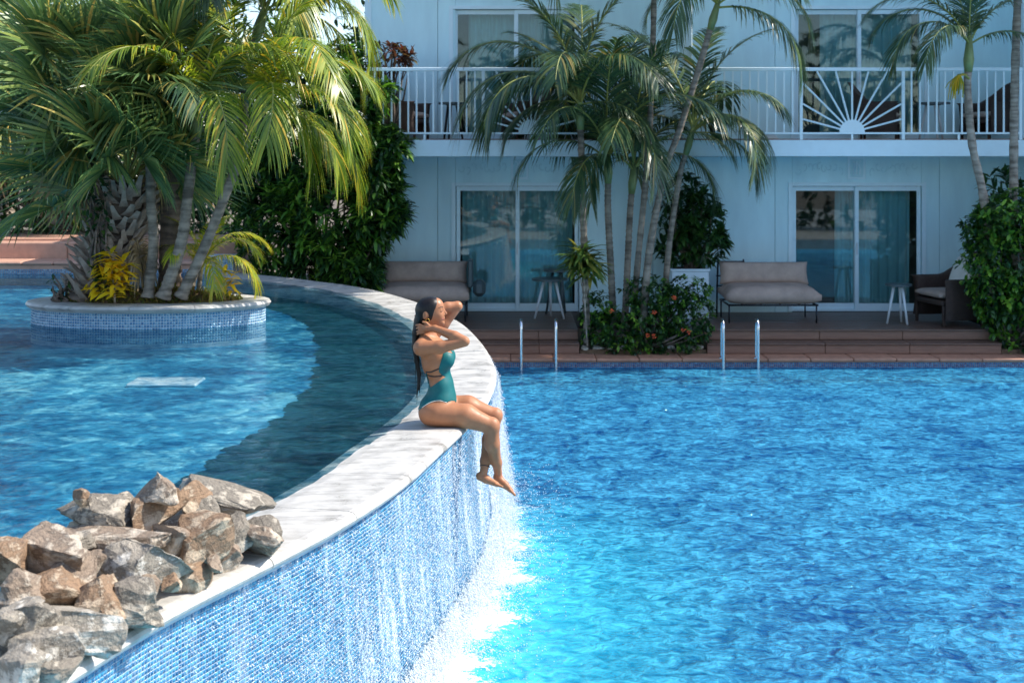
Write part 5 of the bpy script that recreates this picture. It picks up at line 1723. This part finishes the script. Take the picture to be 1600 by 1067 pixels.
grid.cone(tor, L(693.6, 496.2, -.014), L(693.6, 496.2, .014), .0065, .0065, .004)
grid.cone(tor, L(693.2, 498.6, -.012), L(693.2, 498.6, .012), .0070, .0070, .004)
grid.ell(tor, L(691.2, 504.5), (.014, .018, .014), .012)


def chain(pts, rad, k=.012):
    for i in range(len(pts) - 1): grid.cone(limb, pts[i], pts[i + 1], rad[i], rad[i + 1], k)


# near arm: upper arm forward, forearm folded back, hand behind the neck
chain([L(660.5, 539, -.150), L(690, 536.5, -.185), L(727.5, 527.5, -.20)], [.054, .042, .034], .02)
chain([L(727.5, 526.5, -.20), L(712, 520, -.175), L(681, 510.5, -.10)], [.032, .035, .023], .008)
chain([L(681, 510.5, -.10), L(668, 511.5, -.082)], [.022, .024], .012)
grid.ell(limb, L(667, 512, -.080), (.034, .014, .026), .01)
for i, (y0, y1, y2) in enumerate(((506.5, 504.5, 505.5), (510, 508.5, 510.5), (513.5, 513, 515.5), (516.5, 517, 519.5))):
    chain([L(664, y0 + 1, -.082), L(657 + (i == 3), y1 + 1, -.078), L(651.5 + .6 * i, y2 + 1, -.062)], [.0095, .0088, .0072], .004)
chain([L(673, 507.5, -.088), L(667, 502.5, -.082), L(662, 501, -.078)], [.011, .0095, .008], .005)
# far arm: raised, elbow beside the brow, hand behind the head
chain([L(667, 536, .150), L(690, 511, .175), L(713, 483.5, .185)], [.052, .043, .034], .02)
chain([L(713, 483.5, .185), L(697, 484.5, .165), L(670, 493, .105)], [.033, .036, .024], .01)
chain([L(670, 493, .105), L(658, 499, .075)], [.022, .024], .012)
for i, yy in enumerate((493.5, 499, 504.5, 509)):
    chain([L(658, 497 + i * 2.6, .065), L(651, yy, .045), L(648.6, yy + .6, .012)], [.0095, .0088, .0075], .004)
# near leg
chain([L(684, 641, -.088), L(729, 645.5, -.098), L(766, 660, -.10)], [.092, .077, .056], .03)
grid.ell(limb, L(770, 659, -.10), (.047, .048, .050), .02)
chain([L(768.5, 664, -.10), L(769, 690, -.075), L(776, 722, -.01), L(778.5, 744, .03)], [.052, .051, .034, .027], .02)
chain([L(777, 747, .03), L(789, 757.5, .01), L(798, 765, -.01)], [.030, .025, .018], .012)
for i in range(5):
    chain([L(797 + .2 * i, 763.5 + .5 * i, -.035 + i * .013), L(804.5 - .8 * i, 770.5 - .2 * i, -.045 + i * .015)], [.0105, .0085], .004)
# far leg, ankles crossed, foot in front
chain([L(684, 640, .088), L(730, 640, .095), L(770, 653, .088)], [.09, .075, .053], .03)
grid.ell(limb, L(775, 652, .088), (.045, .046, .048), .02)
chain([L(772, 657, .088), L(764, 690, .055), L(758, 720, .0), L(756, 735, -.03)], [.05, .048, .033, .027], .02)
chain([L(750, 742, -.03), L(760, 746, -.045), L(776, 752.5, -.065)], [.029, .027, .018], .012)
for i in range(5):
    chain([L(775, 751.5 + .4 * i, -.088 + i * .012), L(785 - .9 * i, 754.5 + .3 * i, -.098 + i * .014)], [.0100, .0082], .004)
body_g = Sdf.smin(tor, limb, .012)
BV, BQ = grid.surface(body_g)


def skin_mat():
    a = NT('skin')
    nz = a.noise(9, 4, .6, a.pos((1, 1, 1), 'obj'))
    a.l(a.ramp(nz.outputs[0], [(.3, (.35, .142, .066)), (.7, (.45, .192, .092))]), a.p.inputs['Base Color'])
    nw = a.noise(16, 4, .6, a.pos((1, 1, 1), 'obj'))
    a.l(a.ramp(nw.outputs[0], [(.38, (.40,) * 3), (.62, (.58,) * 3)]), a.p.inputs['Roughness'])
    a.l(a.bump(a.noise(170, 3, .6, a.pos((1, 1, 1), 'obj')).outputs[0], .12, .004), a.p.inputs['Normal'])
    a.p.inputs['Subsurface Weight'].default_value = .12
    a.p.inputs['Subsurface Radius'].default_value = (.02, .008, .004)
    a.p.inputs['Subsurface Scale'].default_value = .5
    a.p.inputs['Specular IOR Level'].default_value = .38
    return a.m


M['skin'] = skin_mat()
M['suit'] = plain('teal_swimsuit', (.006, .12, .125), .5, var=.08, scale=14, spec=.3, coords='obj')
M['hair'] = plain('wet_dark_hair', (.009, .006, .005), .40, var=.5, scale=14, coords='obj', stretch=(5, 5, .7), bump=.25, bscale=22, spec=.35)
M['lip'] = plain('lips', (.42, .12, .09), .4, var=.05)
person = empty('person', SEAT)
tag(person, 'person in teal one-piece swimsuit sitting on the coping, hands behind head, eyes closed', 'person')
bme = mesh_np('body', BV, BQ)
# relax the voxel steps a little
nb = np.zeros((len(BV), 3)); ct = np.zeros(len(BV))
ed = np.vstack([BQ[:, [0, 1]], BQ[:, [1, 2]], BQ[:, [2, 3]], BQ[:, [3, 0]]])
SV = BV.copy()
for it in range(4):
    nb[:] = 0; ct[:] = 0
    np.add.at(nb, ed[:, 0], SV[ed[:, 1]]); np.add.at(ct, ed[:, 0], 1); np.add.at(nb, ed[:, 1], SV[ed[:, 0]]); np.add.at(ct, ed[:, 1], 1)
    SV = SV + (.5 if it % 2 == 0 else -.48) * (nb / ct[:, None] - SV)
smooth_w = ((SV[:, 2] < .52) & (SV[:, 2] > -.32))[:, None] * 1.0      # torso and legs; face, hands and feet keep their detail
for it in range(4):
    nb[:] = 0
    np.add.at(nb, ed[:, 0], SV[ed[:, 1]]); np.add.at(nb, ed[:, 1], SV[ed[:, 0]])
    SV = SV + .5 * smooth_w * (nb / ct[:, None] - SV)
bme.vertices.foreach_set('co', SV.astype(np.float32).ravel()); bme.update()
body = link('body', bme, M['skin'], person, smooth=True)
bvh = BVHTree.FromPolygons([tuple(v) for v in SV], [tuple(int(i) for i in q) for q in BQ])


def surf(px, py, off=.002, near=True, tree=None):
    q = L(px, py)
    h = (tree or bvh).ray_cast(Vector((q[0], -1 if near else 1, q[2])), Vector((0, 1 if near else -1, 0)))
    return (h[0] + h[1] * off) if h[0] is not None else Vector((q[0], -.12, q[2]))


# swimsuit: a shell lifted off the torso inside the outline of the cloth
suit_poly = [(694.5, 545.5), (700, 546.5), (706, 549), (712, 553), (718, 558), (718, 600), (716, 628), (708, 627.5), (700, 623), (690, 619.5), (681, 620.5), (672, 624), (664, 629), (657, 636), (648, 636), (655, 620), (664, 604), (667, 596), (669.5, 588),
             (671.5, 597), (674, 602), (684, 594), (692, 588.5), (697, 585.5), (691, 582), (687.5, 577), (687, 571), (689.5, 563), (692.5, 554)]
sp = np.array([L(a, b)[[0, 2]] for a, b in suit_poly])


def inside(P, poly):
    r_ = np.zeros(len(P), dtype=bool); j = len(poly) - 1
    for i in range(len(poly)):
        a, b = poly[i], poly[j]
        c = ((a[1] > P[:, 1]) != (b[1] > P[:, 1])) & (P[:, 0] < (b[0] - a[0]) * (P[:, 1] - a[1]) / (b[1] - a[1] + 1e-12) + a[0])
        r_ ^= c; j = i
    return r_


gi = np.clip(np.round((BV - grid.lo) / grid.h).astype(int), 0, grid.n - 1)
isarm = (limb[gi[:, 0], gi[:, 1], gi[:, 2]] < tor[gi[:, 0], gi[:, 1], gi[:, 2]] - .004) & (SV[:, 2] > .30)
nor = np.zeros((len(BV), 3), dtype=np.float32); bme.vertices.foreach_get('normal', nor.ravel()) if False else None
nor = np.array([v.normal for v in bme.vertices])
ok = inside(SV[:, [0, 2]], sp) & ~isarm
back_open = (nor[:, 0] < -.75) & (SV[:, 2] > .36)
ok &= ~back_open
ok &= ~((limb[gi[:, 0], gi[:, 1], gi[:, 2]] < tor[gi[:, 0], gi[:, 1], gi[:, 2]] + .006) & (SV[:, 0] > .035) & (SV[:, 2] < .2))
fk = ok[BQ].sum(1) >= 3
fq = BQ[fk]; used = np.unique(fq); mp = np.full(len(BV), -1); mp[used] = np.arange(len(used))
fe = np.sort(np.vstack([fq[:, [0, 1]], fq[:, [1, 2]], fq[:, [2, 3]], fq[:, [3, 0]]]), 1)
ue, uc = np.unique(fe, axis=0, return_counts=True); edge_v = np.isin(used, ue[uc == 1].ravel())
lift = np.where(edge_v, .0016, .0036)
SU = SV[used].copy()                             # hem vertices slide onto the outline so that the cloth ends cleanly
for i in np.where(edge_v)[0]:
    q = SU[i, [0, 2]]; a_, b_ = sp, np.roll(sp, -1, 0); ab_ = b_ - a_
    t_ = np.clip(((q - a_) * ab_).sum(1) / (ab_ * ab_).sum(1), 0, 1); c_ = a_ + ab_ * t_[:, None]
    dd = np.linalg.norm(c_ - q, axis=1); j = dd.argmin()
    if dd[j] < .006:
        hit = bvh.find_nearest(Vector((c_[j][0], SU[i, 1], c_[j][1])))
        SU[i] = hit[0]
link('swimsuit', mesh_np('swimsuit', SU + nor[used] * lift[:, None], mp[fq]), M['suit'], person, smooth=True)
bvh_t = BVHTree.FromPolygons([tuple(v) for v in SV], [tuple(int(i) for i in q) for q in BQ[~isarm[BQ].any(1)]])
# cords, shoulder strap, sun glint on the leg hem as a pale tube
for pts, rad, mt in (([(688, 571), (681, 574), (674, 577), (667.5, 577.5)], .0042, 'black'), ([(692, 583), (684, 584), (676, 584), (669, 582.5)], .0042, 'black'),
                     ([(695, 547), (689, 541), (683, 534.5), (676, 529)], .004, 'suit'), ([(656.5, 531), (653.5, 537), (653, 543)], .003, 'suit'), ([(668, 580), (668.5, 586), (669.5, 592), (671, 598)], .005, 'suit'),
                     ([(658, 634), (664, 629.2), (672, 624.2), (681, 620.8), (690, 619.8), (699, 623)], .0022, 'pillow')):
    q = [surf(x_, y_, rad * .7, tree=bvh_t) for x_, y_ in pts]
    MB().tube([tuple(a) for a in spline(q, 16)], rad, 6).build('hem_glint' if mt == 'pillow' else 'strap', M[mt], person, True)
# face: closed lids, brow, mouth; ear hoop; anklet
for nm, pts, rad, mt in (('eyelashes', [(692.2, 484.9), (690.6, 486.0), (688.6, 485.6)], .0018, 'hair'), ('eyebrow', [(692.6, 479.6), (690, 478.6), (685.6, 480.2)], .0022, 'hair'),
                         ('lips', [(694.6, 497.4), (693, 497.6), (690.6, 497.2)], .0026, 'lip')):
    q = [surf(x_, y_, .0006) for x_, y_ in pts]
    MB().tube([tuple(a) for a in spline(q, 8)], [rad * .6] + [rad] * 6 + [rad * .5], 5).build(nm, M[mt], person, True)
c = surf(668.5, 495.5, .004); rg = .0125
MB().tube([(c.x + .003 + rg * math.sin(t_), c.y - .004, c.z - rg + rg * math.cos(t_)) for t_ in np.linspace(0, 6.28, 22)], .0018, 6, False).build('earring', M['gold'], person, True)
ac, ad_ = L(757.3, 727.5, -.013), L(756, 735, -.03) - L(758, 720, .0); ad_ = Vector(ad_).normalized()
u_ = ad_.cross(Vector((0, 1, 0))).normalized(); w_ = ad_.cross(u_)
MB().tube([tuple(Vector(ac) + (u_ * math.cos(t_) + w_ * math.sin(t_)) * .0345) for t_ in np.linspace(0, 6.283, 26)], .0028, 6, False).build('anklet', M['black'], person, True)
# hair: slick cap and a long wet tail down the back
hg = Sdf(L(640, 630, -.14), L(700, 455, .14), .0046)
G = hg.new()
hg.ell(G, L(668.5, 485), (.087, .077, .089), .01, .25)
hg.ell(G, L(675, 478), (.066, .068, .062), .015)
hg.ell(G, L(687, 497), (.048, .12, .088), .006, 0, True)       # the face stays free
hg.ell(G, L(691.5, 484), (.036, .12, .055), .006, .5, True)
hg.ell(G, L(667, 492), (.019, .12, .030), .004, -.2, True)     # and the ears
hg.ell(G, L(668, 516), (.06, .12, .06), .01, 0, True)
hg.ell(G, L(659, 497), (.032, .055, .05), .02)
tail = [L(655, 500, -.0), L(650.5, 520, -.02), L(648.5, 540, -.03), L(651.5, 562, -.03), L(655.5, 584, -.03), L(654.5, 602, -.035), L(650.5, 621, -.04)]
for i, (ra, rb) in enumerate(((.036, .026), (.026, .020), (.020, .017), (.017, .014), (.014, .009), (.009, .002))): hg.cone(G, tail[i], tail[i + 1], ra, rb, .012)
hg.cone(G, L(655.5, 584, -.02), L(656.5, 618, -.03), .008, .002, .006)
hv, hq = hg.surface(G)
rs = random.Random(12)
for k in range(7):                                            # loose wet strands leaving the tail
    i0 = rs.choice((2, 3, 4)); a_, b_ = tail[i0], tail[min(6, i0 + 2)]
    off = np.array([rs.uniform(-.022, .02), rs.uniform(-.03, .01), 0])
    q = spline([a_ + off * .6, (a_ + b_) / 2 + off * 1.1, b_ + off * 1.3 + np.array([rs.uniform(-.012, .012), 0, -rs.uniform(0, .04)])], 9)
    MB().tube([tuple(c) for c in q], list(np.linspace(.0028, .0008, 9)), 5).build('hair_strand', M['hair'], person, True)
link('hair', mesh_np('hair', hv, hq), M['hair'], person, smooth=True)

# ------------------------------------------------------------------ what stands behind the viewer (seen in the glass and by the light)
o = MB().box(-30, 40, -30, -3.0, -1.0, .14).build('terrace', M['coping']); o['kind'] = 'structure'
shrub('hedge', (4, -9, .14), [((x_, -9.5 + .6 * math.sin(x_), 3.4 + .8 * math.sin(x_ * 1.7)), (1.6, 1.0, 4.6)) for x_ in range(-10, 19, 2)], 1700,
      'tall clipped garden hedge across the near terrace', 'hedge', 'shrub_dark', (.45, .20), 8, True, seed=51)
